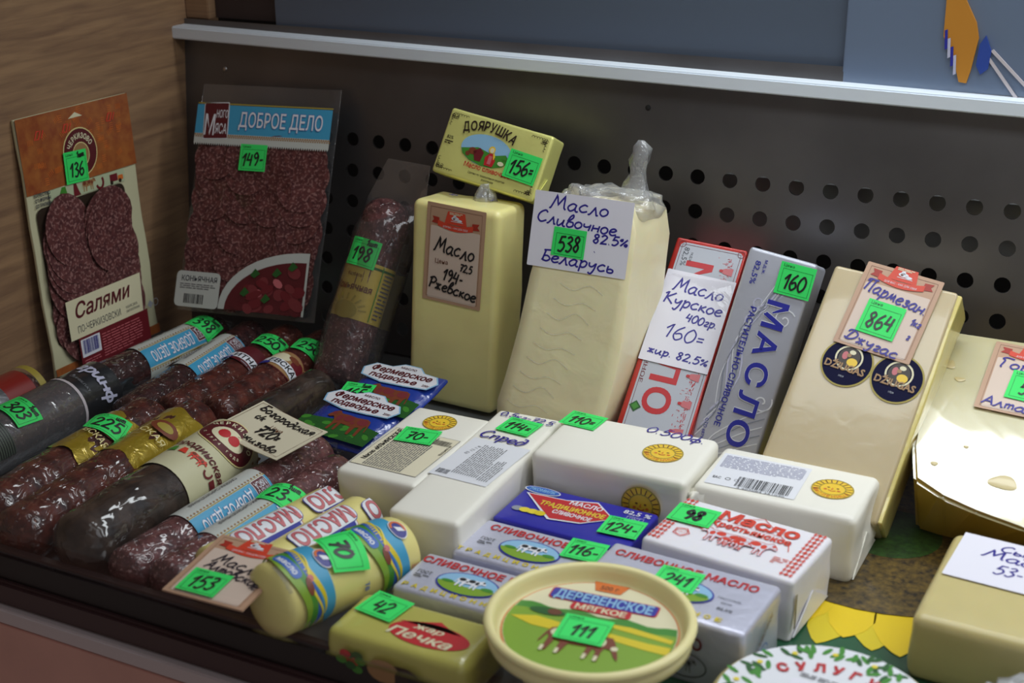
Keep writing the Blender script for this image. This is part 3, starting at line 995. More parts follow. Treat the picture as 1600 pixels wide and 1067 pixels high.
# printed sunflower sheet lying on the right of the tray
sh = empty('sunflower_mat', 'glossy sheet printed with a big sunflower, lying under the cheeses', 'mat', Matrix.Translation((0, 0, 0.0002)))
bm = bmesh.new(); box_bm(bm, 0.385, 0.94, -0.40, -0.05, 0, 0.0008)
from_bm('sheet', bm, sh, ['mat_green'])
d = Decal()
FX, FY = .492, -.150
rd = random.Random(4)
for ring_ in range(2):
    for k in range(26):
        a = 2 * PI * (k + ring_ * .5) / 26 + rd.uniform(-.04, .04)
        r1 = .138 - ring_ * .004 + rd.uniform(-.006, .006)
        w = .0135
        pts = []
        for t, ww in ((.0, .5), (.25, .9), (.5, 1), (.75, .75), (.93, .3), (1, 0.02), (.93, -.3), (.75, -.75), (.5, -1), (.25, -.9), (0, -.5)):
            rr = .085 + (r1 - .085) * t
            pts.append((FX + rr * math.cos(a) - ww * w * math.sin(a), FY + rr * math.sin(a) + ww * w * math.cos(a)))
        d.poly(pts, 'petal' if ring_ else 'hay', 2 - ring_ + 2 * ring_)
d.ell(FX, FY, .098, .098, 'flower_disc', 6, 40)
d.ell(FX, FY, .032, .032, 'flower_green', 7, 24)
d.build('sunflower_print', sh, lambda x, y, h: (x, y, h + .0008), .0001)

# ============================================================ STANDING PACKS AT THE BACK
# --- tall butter block with the kraft label
T = empty('butter_block', 'tall upright yellow butter block with a brown label priced 194', 'butter', pose(.1469, -.0501, 0, R(-2.6), R(4.5), R(-.8)))
from_bm('wrapped_butter', rbox_bm(-.0375, .0375, -.0446, 0, 0, .1575, .006, 7, .0012, 3, ('F',)), T, ['butter_wrap'], True)
d = Decal(); kraft(d, .0499, .0751, .0245)
d.hand('Масло', 0, .0005, .0062, 'black', 4, .0012, R(-6), center=True)
d.text('Цена', -.010, -.006, .0035, 'brown', 3)
d.hand('72,5', .011, -.0105, .0032, 'black', 4, .0010, R(-2), center=True)
d.hand('194-', 0, -.0205, .0052, 'black', 4, .0012, R(-6), center=True)
d.hand('Ржевское', 0, -.0295, .0048, 'black', 4, .0012, R(-7), center=True, width=.042)
d.build('label', T, on_front(.0446, .0008, .1194, R(-2.1)), .0007, label='brown paper label with a red ribbon emblem')
d = Decal(); d.hand('се', -.012, -.018, .004, 'ink', 1, .0008, R(160)); d.build('pen_mark', T, on_top(.1575, 0, 0), .0012); d = Decal(); d.hand('1', .015, -.02, .003, 'ink', 1, .0008)
d.build('pen_mark', T, on_top(.1575, 0, 0), .0012)
bm = bmesh.new()     # knot of film on top
bmesh.ops.create_cone(bm, cap_ends=True, segments=14, radius1=.010, radius2=.003, depth=.012)
bmesh.ops.subdivide_edges(bm, edges=bm.edges, cuts=2, use_grid_fill=True)
for v in bm.verts:
    v.co = Vector((v.co.x + .008, v.co.y * .8 - .014, v.co.z + .163)) + noise.noise_vector(v.co * 260) * .003
from_bm('film_knot', bm, T, ['film_milky'], True)

# --- big bagged butter block
T = empty('butter_block', 'large leaning butter block in a knotted bag with a card priced 538', 'butter', pose(.2268, -.0776, 0, R(2.1), R(15), 0))
fb = rbox_bm(-.5, .5, -.062, -.002, 0, 1, .010, 9, 0, 5)
bot = (-.0270, .0560); top = (.0010, .0670)
for v in fb.verts:
    z = min(max(v.co.z, 0), 1)
    y = v.co.y
    L_ = bot[0] + (top[0] - bot[0]) * z ** .9
    R_ = bot[1] + (top[1] - bot[1]) * z + .004 * math.sin(PI * z)
    tx = v.co.x + .5
    dep = (y + .002) / -.06
    L2 = L_ * (0.35 + .65 * dep) + (.012) * (1 - dep) * .65
    sh_ = (1 - dep) * (.004 + .004 * z)
    zz = v.co.z * .1705
    e = min(z / .06, (1 - z) / .08, 1)
    rr = (1 - e) * .006
    x = L2 + rr + (R_ + sh_ - L2 - 2 * rr) * tx
    nv = noise.noise(Vector((x * 30, y * 30, zz * 24))) * .0022 * (0 if dep > .85 and .08 < tx < .92 else 1)
    v.co = Vector((x + nv * (1 if tx > .5 else -1), y - (.0 if dep > .8 else nv), zz + (nv * 3 if z > .9 else 0)))
from_bm('wrapped_butter', fb, T, ['butter_wrap_pale'], True)
d = Decal()
d.rrect(0, 0, .0735, .0530, .0008, 'card_white', 0)
d.hand('Масло', -.003, .0150, .0052, 'ink', 1, .0011, R(-2), center=True, width=.044)
d.hand('Сливочное', -.0035, .0035, .0046, 'ink', 1, .0011, R(-3), center=True, width=.060)
d.hand('82.5%', .0225, -.0045, .0034, 'ink', 1, .0011, R(0), center=True, width=.026)
d.hand('Беларусь', .000, -.0225, .0046, 'ink', 1, .0011, R(-2), center=True, width=.056)
d.hand('.', .0115, -.011, .004, 'ink', 1, .0012)
d.build('card', T, on_front(.062, .0268, .1455, R(-1.5)), .0008, label='white handwritten card reading butter, 82.5%, Belarus')
sticker(T, on_front(.062, .0195, .1385, R(-2.5)), '538', w=.0245, h=.0200, base=.0014, word=False, size=.0058)
# creased bag top and knot
bm = rbox_bm(.005, .071, -.056, -.004, .156, .179, .011, 9, .004, 9, (), 90)
from_bm('bag_fold', bm, T, ['film_milky'], True)
bm = bmesh.new()
prev = None
path = [(.052, -.028, .172, .011), (.053, -.030, .184, .007), (.054, -.032, .192, .0045), (.055, -.034, .200, .006), (.057, -.036, .209, .0055), (.056, -.037, .214, .002)]
for (x, y, z, r) in path:
    ringv = []
    for k in range(12):
        a = 2 * PI * k / 12
        q = r * (1 + .35 * math.sin(5 * a + z * 400))
        ringv.append(bm.verts.new((x + q * math.cos(a), y + q * .6 * math.sin(a), z)))
    if prev:
        for k in range(12):
            bm.faces.new([prev[k], prev[(k + 1) % 12], ringv[(k + 1) % 12], ringv[k]])
    prev = ringv
bm.faces.new(prev)
from_bm('bag_knot', bm, T, ['film_milky'], True)
d = Decal()      # raised creases of the bag across the face
rd = random.Random(8)
for k in range(9):
    x0 = -.010 + k * .004; z0 = .018 + k * .011
    d.line(smooth_pts([(x0 - .006, z0 + .004), (x0 + .004, z0), (x0 + .016, z0 + .004 + rd.uniform(-.002, .002)), (x0 + .026, z0 - .001)]), .0005, 'film_milky', 0)
d.build('bag_crease', T, on_front(.062), .0006)

# --- small foil pack on top of the tall block
T = empty('butter_pack', 'pale gold foil milkmaid pack priced 156, on top of the tall block', 'butter', pose(.1539, -.0316, .1587, 0, R(24.9), R(-9.6)))
from_bm('wrapper', rbox_bm(-.0443, .0443, -.0227, 0, 0, .0507, .0022, 6, .0006, 2, ('F',)), T, ['foil_gold'], True)
d = Decal()
for sx in (-1, 1):
    for sy in (-1, 1):
        cx, cy = sx * .0405, sy * .0212
        for k in range(7):
            a = R(20 + k * 40)
            d.ring(cx - sx * .0006 * k, cy - sy * (.0012 + (k % 2) * .0012), .0012 + (k % 3) * .0004, .0009, .0003, 'darkbr', 1, 8, k * 40, k * 40 + 250)
        for k in range(6):
            d.ring(cx - sx * .0022 * (k + .5), cy, .0011, .0009, .0003, 'darkbr', 1, 8, 0, 220)
            if k < 4:
                d.ring(cx, cy - sy * .0022 * (k + .5), .0010, .0011, .0003, 'darkbr', 1, 8, 60, 280)
d.ell(-.005, .0010, .0215, .0118, 'sky', 0, 32)
d_main = d; d = Decal()
d.poly([(-.0255, .002), (-.012, .006), (.003, .003), (.012, .006), (.0160, .002), (.012, -.004), (.004, -.0072), (-.006, -.0078), (-.016, -.006), (-.0235, -.002)], 'leaf', 1)
d.poly([(-.012, -.005), (-.015, .002), (-.010, .006), (-.006, .003), (-.007, -.005)], 'dkred', 2)
d.ell(-.0155, .002, .0035, .003, 'cowbrown', 2, 10); d.ell(-.019, -.001, .002, .002, 'cowbrown', 2, 10)
d.poly([(-.003, -.0065), (-.004, .0000), (-.001, .004), (.002, .004), (.005, -.001), (.004, -.0065)], 'red', 3)
d.quad(.0005, -.0015, .003, .007, 'pink', 4)
d.ell(.000, .0070, .0028, .0030, 'sun', 3, 12); d.ell(.0002, .0066, .0018, .0022, 'cream', 4, 10)
d.poly([(.0025, .0055), (.0042, .002), (.0034, -.001), (.0018, .004)], 'sun', 4)
d.ell(.010, -.002, .0028, .0018, 'cream', 3, 8); d.ell(.012, .003, .002, .0015, 'leaf', 3, 8)
b0 = len(d_main.v)
d_main.v += [(x, (y - .005) * .92 + .001, l) for x, y, l in d.v]
for f, mi_ in zip(d.f, d.m):
    d_main.f.append(tuple(b0 + k for k in f)); d_main.m.append(d_main.mi(d.mats[mi_]))
d = d_main
LW = dict(zip('ДОЯРУШКА', (1.1, 1.1, .95, .9, .95, 1.35, 1.0, 1.05)))
X_ = -.0300
for i, ch in enumerate('ДОЯРУШКА'):
    wd = .0056 * LW[ch]
    d.text(ch, X_ + wd / 2, .0135 + .0052 * math.sin(PI * (i + .5) / 8) , .0070, 'darkbr', 5 + .3 * i, .06, rot=R(20 - i * 6), width=wd * .88)
    X_ += wd
d.text('82%', -.0375, .0035, .0024, 'darkbr', 1, .02); d.micro(-.041, -.002, -.034, .001, 2, 'darkbr', 1, 2)
d.text('Масло сливочное', .001, -.0125, .0036, 'red', 2, .035, width=.0400)
d.text('Сделано по традиционным рецептам', .002, -.0178, .0016, 'darkbr', 2, .02, width=.032); d.text('русским', .004, -.0205, .0016, 'darkbr', 2, .02, width=.010)
d.build('front_print', T, on_front(.0227, 0, .0253), .0003)
sticker(T, on_front(.0227, .0281, .0224, R(-1.8)), '156=', w=.0270, h=.0215, base=.0015)
bm = extrude_poly([(-.022, .001), (.0, .018), (.022, .001)], [(-.022, .001), (.0, .018), (.022, .001)], 0, .0006)
for v in bm.verts:
    v.co = Vector((.0443 + .0004 + v.co.y, -.0113 + v.co.x * .48, .002 + v.co.z))
from_bm('end_fold', bm, T, ['foil_gold'])

# --- red carton
T = empty('butter_pack', 'red and white butter pack half covered by a white handwritten card', 'butter', pose(.3161, -.1033, 0, R(6.6), R(43.3), R(-6.6)))
W_, H_, T_ = .0533, .1583, .030
from_bm('wrapper', rbox_bm(-W_/2, W_/2, -T_, 0, 0, H_, .0018, 6, .0004, 4, ('F',)), T, ['carton_red'], True)
d = Decal()
d.rrect(.0012, H_/2, W_ - .0060, H_ - .0070, .004, 'silverp', 0)
d.frame(.0012, H_/2, W_ - .0090, H_ - .0100, .0003, 'dkred', 1)
for sx in (-1, 1):
    for sy in (-1, 1):
        d.ring(.0012 + sx * (W_/2 - .0045), H_/2 + sy * (H_/2 - .0050), .0026, .0026, .0004, 'dkred', 2, 12)
for i, ch in enumerate('МАСЛО'):
    z = .1290 - i * .0245
    d.text(ch, -.0040, z, .0190, 'red', 1, .055, rot=-PI/2, width=.0205 if ch != 'М' else .024)
d.text('СЛИВОЧНОЕ', -.0195, .064, .0028, 'dkred', 1, .01, rot=-PI/2, width=.045)
d.text('82,5%', -.0165, .1435, .0040, 'slate', 1, .0, rot=-PI/2, width=.0150); d.text('М.Д.Ж.', -.0120, .1435, .0018, 'slate', 1, rot=-PI/2, width=.008)
d.quad(-.0175, .0235, .0062, .0062, 'dkleaf', 2, R(45)); d.quad(-.0175, .0235, .0040, .0040, 'leaf', 3, R(45))
rd = random.Random(5)
for k in range(240):     # engraved town view along the right edge
    z = rd.uniform(.008, .150); x = .0195 - abs(rd.gauss(0, .0040))
    if rd.random() < .5:
        d.quad(x, z, rd.uniform(.0004, .0022), .00035, 'pink', 1, rd.uniform(-.4, .4))
    else:
        d.quad(x, z, .0004, rd.uniform(.0008, .003), 'red', 1, rd.uniform(-.2, .2))
for k in range(7):
    z = .012 + k * .021
    d.poly([(.0210, z - .003), (.0210, z + .003), (.0150, z + .0022), (.0110, z), (.0150, z - .0022)], 'pink', 2)
    d.ell(.0125, z, .0015, .0012, 'red', 3, 8)
d.build('front_print', T, on_front(T_), .0003)
d = Decal()
d.rrect(0, 0, .0515, .0730, .0006, 'card_white', 0)
d.hand('Масло', .001, .0205, .0056, 'ink', 1, .0011, R(-3), center=True, width=.038)
d.hand('Курское', .000, .0090, .0050, 'ink', 1, .0011, R(-3), center=True, width=.045)
d.hand('400гр.', .010, -.0015, .0036, 'ink', 1, .0010, R(-2), center=True, width=.024)
d.hand('160=', .001, -.0165, .0062, 'ink', 1, .0010, R(-2), center=True, width=.030)
d.hand('жир. 82,5%', .001, -.0305, .0032, 'ink', 1, .0010, R(-2), center=True, width=.045)
d.build('card', T, on_front(T_, 0, .0947, R(-.4)), .0012, label='white handwritten card reading Kursk butter, 400 g, 160')
bm = bmesh.new(); rr = [bm.verts.new(p) for p in ((-.0240, -T_ - .0016, .128), (.0250, -T_ - .0022, .129), (.0250, -T_ - .0026, .104), (.010, -T_ - .003, .120))]; bm.faces.new(rr)
from_bm('tape', bm, T, ['film_clear'])

# --- silver pack
T = empty('butter_pack', 'long silver foil pack with big blue lettering and green 160 sticker', 'butter', pose(.3671, -.0884, 0, R(-1.2), R(23.2), R(-7.8)))
W_, H_, T_ = .0487, .1485, .0297
from_bm('wrapper', rbox_bm(-W_/2, W_/2, -T_, 0, 0, H_, .0025, 6, .0007, 6, ('F',)), T, ['foil_silver'], True)
d = Decal()
def swirl(cx, cz, r0, turns, w, mat, lay, dr=1):
    pts = [(cx + r0 * (1 - t / 26) * math.cos(dr * t * turns * 2 * PI / 24 + .6), cz + r0 * (1 - t / 26) * math.sin(dr * t * turns * 2 * PI / 24 + .6)) for t in range(24)]
    d.line(pts, w, mat, lay)
swirl(.0140, .1060, .0080, 1.4, .0009, 'white', 0); swirl(.0165, .0480, .0075, 1.3, .0010, 'white', 0, -1); swirl(-.006, .1130, .0070, 1.2, .0007, 'lilac', 0, -1)
for k in range(6):
    d.line(smooth_pts([(-.022 + k * .001, .012 + k * .004), (-.014 + k * .002, .030 + k * .006), (-.017 + k * .001, .060 + k * .008), (-.008 + k * .003, .100 + k * .004), (.004 + k * .002, .135)]), .0006 + .0003 * (k % 3), ('white', 'silverd', 'lilac')[k % 3], 0)
for k in range(5):
    d.line(smooth_pts([(.022, .020 + k * .006), (.012 - k * .001, .014 + k * .005), (.000 - k * .002, .006 + k * .003), (-.012, .002 + k * .002)]), .0007, ('white', 'silverd')[k % 2], 0)
for i, ch in enumerate('МАСЛО'):
    z = .1075 - i * .0212
    d.text(ch, .0072, z, .0150, 'blue', 2, .045, rot=-PI/2, width=.0190 if ch in 'МО' else .0165, outline='white', ow=.045)
d.text('РАСТИТЕЛЬНО-СЛИВОЧНОЕ', -.0088, .0660, .0042, 'blue', 2, .03, rot=-PI/2, width=.086)
d.text('82,5%', -.0150, .1320, .0040, 'blue', 2, .02, rot=-PI/2, width=.0165); d.text('м.д.ж.', -.0095, .1370, .0025, 'blue', 2, .02, rot=-PI/2, width=.0100)
d.text('СТО 68794', -.0165, .0180, .0022, 'blue', 2, .01, rot=-PI/2, width=.016)
d.build('front_print', T, on_front(T_), .0003)
sticker(T, on_front(T_, .0135, .1338, R(1.5)), '160', base=.0012)

# --- hard cheese wedge with two medals
T = empty('hard_cheese', 'leaning hard cheese slab with two round dark medals, priced 864', 'cheese', pose(.4473, -.1520, 0, R(-1.0), R(44.7), R(-5.8)))
W_, H_, T_ = .0843, .1657, .036
from_bm('cheese_slab', rbox_bm(-W_/2, W_/2 - .001, -T_, 0, 0, H_, .0028, 7, .0006, 7, ('F',)), T, ['parmesan'], True)
from_bm('rind', rbox_bm(W_/2 - .003, W_/2 + .0015, -T_ + .002, 0, .002, H_ - .001, .0015, 6, .001, 8), T, ['parmesan_side'], True, label='yellower oily side of the slab')
d = Decal(); kraft(d, .0520, .0620, .0240)
d.hand('Пармезан.', .0, .0075, .0050, 'ink', 4, .0010, R(-8), center=True, width=.046)
d.hand('1кг', .0195, -.0050, .0030, 'ink', 4, .0008, R(-4), center=True)
d.hand('г', .0175, -.0150, .0028, 'ink', 4, .0008)
d.hand('Джугас', -.002, -.0285, .0040, 'ink', 4, .0010, R(-6), center=True, width=.038)
d.build('label', T, on_front(T_, .0030, .1400, R(-3.5)), .0016, label='brown bordered label with a red ribbon emblem')
sticker(T, on_front(T_, .0003, .1330, R(-4.5)), '864', base=.0026, w=.0255, h=.0245, size=.0062)
for cx, cz in ((-.0110, .0985), (.0228, .0965)):
    d = Decal(); r_ = .0172
    d.ell(0, 0, r_, r_, 'gold', 0, 36); d.ell(0, 0, r_ * .93, r_ * .93, 'navy', 1, 36)
    d.ring(0, .0035, r_ * .50, r_ * .48, .0012, 'cream', 2); d.ell(0, .0035, r_ * .42, r_ * .42, 'darkbr', 2, 20)
    d.ell(.003, .001, .0036, .0030, 'sun', 3, 14); d.ell(-.003, .0045, .0020, .0030, 'pink', 3, 10); d.ell(.001, .0078, .0022, .0016, 'cream', 3, 10); d.ell(-.0005, .0052, .0016, .0014, 'tan', 4, 8)
    d.text('DŽIUGAS', 0, -.0035, .0050, 'tan', 4, .06, width=.0270, outline='darkbr', ow=.05)
    d.text('1924', 0, -.0100, .0014, 'silverp', 2)
    d.build('medal', T, on_front(T_, cx, cz, R(-4)), .0006)

# --- cheese with glare
T = empty('semi_hard_cheese', 'thick leaning cheese with small holes and strong glare, at the right edge', 'cheese', pose(.5770, -.1397, 0, R(.4), R(66), 0))
pts = [(-.0745, .138), (-.079, .11), (-.0825, .062), (-.080, .030), (-.0735, .003), (-.055, -.0075), (-.034, -.0145), (-.005, -.021), (.03, -.022), (.065, -.014), (.092, .004), (.10, .05), (.10, .11), (.095, .137), (.02, .139), (-.03, .1375)]
back = [(x * .97, max(z, .001) if z < .1 else z) for x, z in pts]
bm = extrude_poly(pts, back, -.050, 0, .0025)
bm.faces.ensure_lookup_table()
for f in bm.faces:
    f.normal_update()
    f.material_index = 0 if (f.normal.y < -.7) else 1
from_bm('cheese_piece', bm, T, ['cheese_face', 'cheese_rind'])
for ex, ez, rx, rz in ((-.022, .0125, .0085, .0055), (-.0025, .002, .0045, .0032), (.012, .004, .0035, .003), (-.062, .093, .0035, .002), (-.070, .105, .003, .004), (-.040, .070, .002, .0015), (-.030, .128, .0025, .004), (-.048, .036, .0016, .001), (-.004, .034, .002, .0012), (.02, .05, .003, .002), (-.064, .018, .0022, .0016), (.03, .09, .003, .003)):
    bm = bmesh.new()
    ctr = bm.verts.new((ex, -.0499, ez)); o_ = []; i_ = []
    for k in range(16):
        a = 2 * PI * k / 16
        w = 1 + .12 * math.sin(3 * a + ex * 400)
        o_.append(bm.verts.new((ex + rx * w * math.cos(a), -.0503, ez + rz * w * math.sin(a))))
        i_.append(bm.verts.new((ex + rx * .8 * w * math.cos(a), -.0505, ez + rz * .8 * w * math.sin(a))))
    for k in range(16):
        l = (k + 1) % 16
        bm.faces.new([o_[k], o_[l], i_[l], i_[k]]); bm.faces.new([i_[k], i_[l], ctr])
    for f in bm.faces:
        f.normal_update()
        if f.normal.y > 0: f.normal_flip()
    ctr.co.y = -.0501
    from_bm('cheese_hole', bm, T, ['eye_shade'], True)
d = Decal(); kraft(d, .0520, .0620, .0235)
d.hand('Горный', 0, .0070, .0050, 'ink', 4, .0010, R(-4), center=True, width=.042)
d.hand('Алтай', -.006, -.0275, .0042, 'ink', 4, .0010, R(-3), center=True, width=.034)
d.build('label', T, on_front(.050, -.0215, .0990, R(-4)), .0016, label='brown bordered label with a red ribbon emblem')
sticker(T, on_front(.050, -.0190, .0930, R(-6)), '55', base=.0026, w=.0255, h=.0255)

# ============================================================ SLICED SALAMI PACKS
def slices(parent, cols, rows, x0, x1, z0, z1, r, t0):
    rd = random.Random(int(x0 * 1e4) + rows)
    src = None
    for c in range(cols):
        for k in range(rows):
            x = x0 + (x1 - x0) * (c + .5) / cols + rd.uniform(-.002, .002)
            z = z0 + r * .9 + (z1 - z0 - 1.8 * r) * k / (rows - 1) + rd.uniform(-.001, .001)
            if src is None:
                bm = bmesh.new()
                bmesh.ops.create_cone(bm, cap_ends=True, segments=22, radius1=r, radius2=r * .98, depth=.0012)
                for v in bm.verts:
                    v.co = Vector((v.co.x * (1 + .04 * math.sin(3 * v.co.y / r)), v.co.z, v.co.y * .92))
                src = from_bm('salami_slice', bm, parent, ['slice_meat'])
                o = src
            else:
                o = src.copy(); COL.objects.link(o); o.parent = parent
            o.location = (x, t0 - .0006 - .0001 * k, z)
            o.rotation_euler = (R(-6), rd.uniform(0, 6.28), R(rd.uniform(-4, 4)))


T = empty('salami_pack', 'orange and cream sliced salami pack leaning on the wooden wall', 'salami', pose(-.1560, -.1304, .010, R(89.3), R(3.6), R(-1.2)))
W_, H_ = .125, .2062
bm = rbox_bm(-W_/2, W_/2, -.003, 0, 0, H_, .0010, 10, 0, 1)
for v in bm.verts:
    v.co.y += .0015 * noise.noise(Vector((v.co.x * 30, 1, v.co.z * 22)))
from_bm('backing_board', bm, T, ['pack_cream'], True)
TH = .0040
d = Decal()
d.poly([(-.0625, .1478), (.0625, .1478), (.0625, H_), (-.0625, H_)], 'pack_orange', 0)
d.poly([(-.0625, 0), (.0625, 0), (.0625, .0080), (-.0625, .0080)], 'pack_orange', 0)
rd = random.Random(2)
for k in range(46):
    x, z = rd.uniform(-.056, .052), rd.uniform(.1505, H_ - .006)
    a = rd.choice((0, PI/2, .5))
    for q in range(4):
        d.quad(x + q * .0016 * math.cos(a), z + q * .0016 * math.sin(a), .0004, .0042, 'orange', 1, a)
for x in (-.046, -.016, .034):
    d.line([(x, .188), (x + .003, .194), (x + .007, .194), (x + .004, .188)], .0010, 'redpr', 2, True); d.line([(x + .007, .188), (x + .010, .194)], .001, 'redpr', 2)
d.poly([(-.008, .1975), (-.004, .1995), (0, .2015), (.004, .1995), (.008, .1975)], 'cream', 2)
d.ell(0, .1700, .0190, .0195, 'creamy', 2, 30); d.ell(0, .1700, .0180, .0185, 'wine', 3, 30); d.ell(0, .1680, .0090, .0095, 'tan', 4, 20); d.ring(0, .168, .009, .0095, .0008, 'creamy', 5)
d.arc('ЧЕРКИЗОВО', 0, .1690, .0135, .0140, 158, 22, .0042, 'cream', 5, .05, sx=.8)
d.quad(.003, .1420, .086, .0105, 'mint', 0)
for i, ln in enumerate(('КАЧЕСТВО', 'ОТ ФЕРМЫ', 'ДО ПРИЛАВКА')):
    d.text(ln, -.047, .1465 - i * .0040, .0026, 'slate', 1, .06, width=.017)
d.poly([(-.032, .137), (-.026, .147), (-.022, .147), (-.020, .137)], 'leaf', 1)
d.poly([(-.014, .137), (-.013, .147), (-.010, .147), (-.008, .141), (-.006, .137)], 'dkred', 1)
cow(d, .004, .1425, .015, 'tan', 'cowbrown', 1)
d.ring(.0165, .142, .004, .005, .0022, 'dkred', 1, 8, 200, 400)
d.quad(.0330, .1420, .009, .006, 'dkred', 1); d.quad(.0410, .1408, .006, .004, 'orange', 1)
d.ell(.030, .1385, .0018, .0018, 'darkbr', 2, 8); d.ell(.040, .1385, .0018, .0018, 'darkbr', 2, 8)
d.rrect(-.0060, .0800, .1000, .1120, .006, 'darkbr', 0)
d.build('printed_film', T, on_front(TH), .0002)
slices(T, 2, 12, -.0490, .0390, .004, .1385, .0295, -TH - .0006)
d = Decal()
d.poly([(-.0480, .0275), (.0380, .0275), (.0400, .0600), (-.0480, .0600)], 'cream', 1)
d.text('Салями', -.0070, .0500, .0125, 'wine', 2, .04, width=.064, shear=.25)
d.text('ПО-ЧЕРКИЗОВСКИ', -.014, .0345, .0058, 'slate', 2, .0, width=.050); d.text('НАРЕЗКА', .025, .0360, .0024, 'slate', 2, width=.014); d.text('СЫРОКОПЧЕНАЯ', .026, .0325, .0022, 'slate', 2, width=.016)
d.poly([(-.0400, .0010), (.0430, .0010), (.0430, .0275), (-.0400, .0275)], 'dkred', 1)
d.rrect(-.0275, .0180, .0220, .0150, .0005, 'white', 2); d.barcode(-.0365, .0130, -.0185, .0245, 'purple', 3, 3, 20)
d.micro(-.014, .0035, .034, .024, 9, 'pink', 2, 4, .35); d.micro(-.037, .0025, -.018, .0085, 3, 'pink', 2, 6, .35)
d.text('ХАЛЯЛЬ' if False else '', 0, 0, .001, 'cream', 2)
d.ring(.0545, .030, .003, .003, .0005, 'grey', 1); d.quad(.0475, .030, .005, .005, 'grey', 1, R(45))
d.build('label', T, lambda x, y, h: (x, -TH - .0062 - h, y), label='cream and dark red label reading salami')
sticker(T, on_front(TH, -.0085, .1600, R(-2.4)), '136', '1шт', base=.0020, h=.0250)

# clear pack with blue band
T = empty('salami_pack', 'clear film pack of sliced salami with a blue band, priced 149', 'salami', pose(-.0593, -.0686, .037, R(4.7), R(24), R(1.5)))
W_, H_ = .130, .1933
bm = rbox_bm(-W_/2, W_/2, -.0012, 0, 0, H_, .0006, 12, 0, 1)
for v in bm.verts:
    v.co.y += .003 * noise.noise(Vector((v.co.x * 16, 2, v.co.z * 14)))
from_bm('film', bm, T, ['film_clear'], True)
slices(T, 4, 10, -.053, .056, .004, .151, .0215, -.0042)
d = Decal()
d.poly([(-.064, .150), (.063, .150), (.063, .1745), (-.064, .1745)], 'skyblue', 0)
d.quad(0, .1755, .127, .0010, 'gold', 1)
d.poly([(-.064, .142), (.063, .142), (.063, .150), (-.064, .150)], 'plate', 0)
for k in range(60):
    x = -.0630 + k * .00212
    d.quad(x, .1490, .0014, .0014, 'tan', 1, R(45)); d.quad(x + .001, .1475, .0012, .0012, 'tan', 1, R(45))
    d.poly([(x - .0010, .1421), (x + .0010, .1421), (x, .1400)], 'plate', 1)
d.rrect(-.0445, .1610, .0240, .0310, .001, 'white', 1, R(3)); d.rrect(-.0445, .1610, .0225, .0295, .001, 'wine', 2, R(3))
d.text('М', -.0500, .1575, .0175, 'white', 3, .02, width=.0095); d.text('НОГО', -.0390, .1670, .0065, 'white', 3, .02, width=.0110); d.text('ЯСА', -.0390, .1545, .0085, 'white', 3, .02, width=.0110)
d.text('ДОБРОЕ ДЕЛО', .0165, .1630, .0125, 'white', 3, .02, width=.078, outline='midblue', ow=.05)
d.build('blue_band', T, lambda x, y, h: (x, -.0078 - h, y), label='blue band with white lettering')
d = Decal()
# plate picture
pp = [(-.020 + .0, .006)]
arc_ = [(-.022 + .080 * (1 - math.cos(PI / 2 * i / 12)), .006 + .050 * math.sin(PI / 2 * i / 12)) for i in range(13)]
d.poly([(-.022, .004), (.058, .004)] + arc_[::-1], 'plate', 1)
d.poly([(-.016, .004), (.056, .004)] + [(-.016 + .072 * (1 - math.cos(PI / 2 * i / 12)), .004 + .044 * math.sin(PI / 2 * i / 12)) for i in range(13)][::-1], 'wine', 2)
rd = random.Random(11)
for k in range(26):
    x = rd.uniform(-.006, .054); z = rd.uniform(.006, .008 + .034 * math.sqrt(max(0.02, (x + .012) / .066)))
    d.ell(x, z, rd.uniform(.004, .008), rd.uniform(.003, .005), rd.choice(('ham', 'dkred', 'pink', 'wine', 'ham')), 3 + k * .2, 10, rot=rd.uniform(-.6, .6))
for x, z in ((.010, .034), (.030, .036), (.044, .042), (.022, .014), (.002, .018)):
    d.poly([(x - .004, z), (x, z + .006), (x + .005, z + .002), (x, z - .002)], 'dkleaf', 10)
d.build('food_picture', T, lambda x, y, h: (x, -.0080 - h, y), label='printed plate of ham')
d = Decal()
d.rrect(-.0430, .0180, .0420, .0300, .004, 'plate', 1); d.text('КОНЬЯЧНАЯ', -.0420, .0270, .0045, 'slate', 2, .03, width=.034)
d.micro(-.060, .018, -.026, .023, 3, 'greytext', 2, 3, .4); d.barcode(-.055, .006, -.036, .014, 'char', 2, 5, 18)
d.build('weight_label', T, lambda x, y, h: (x, -.0084 - h, y))
sticker(T, on_front(.0078, -.0050, .1315, 0), '149-', base=.0016)

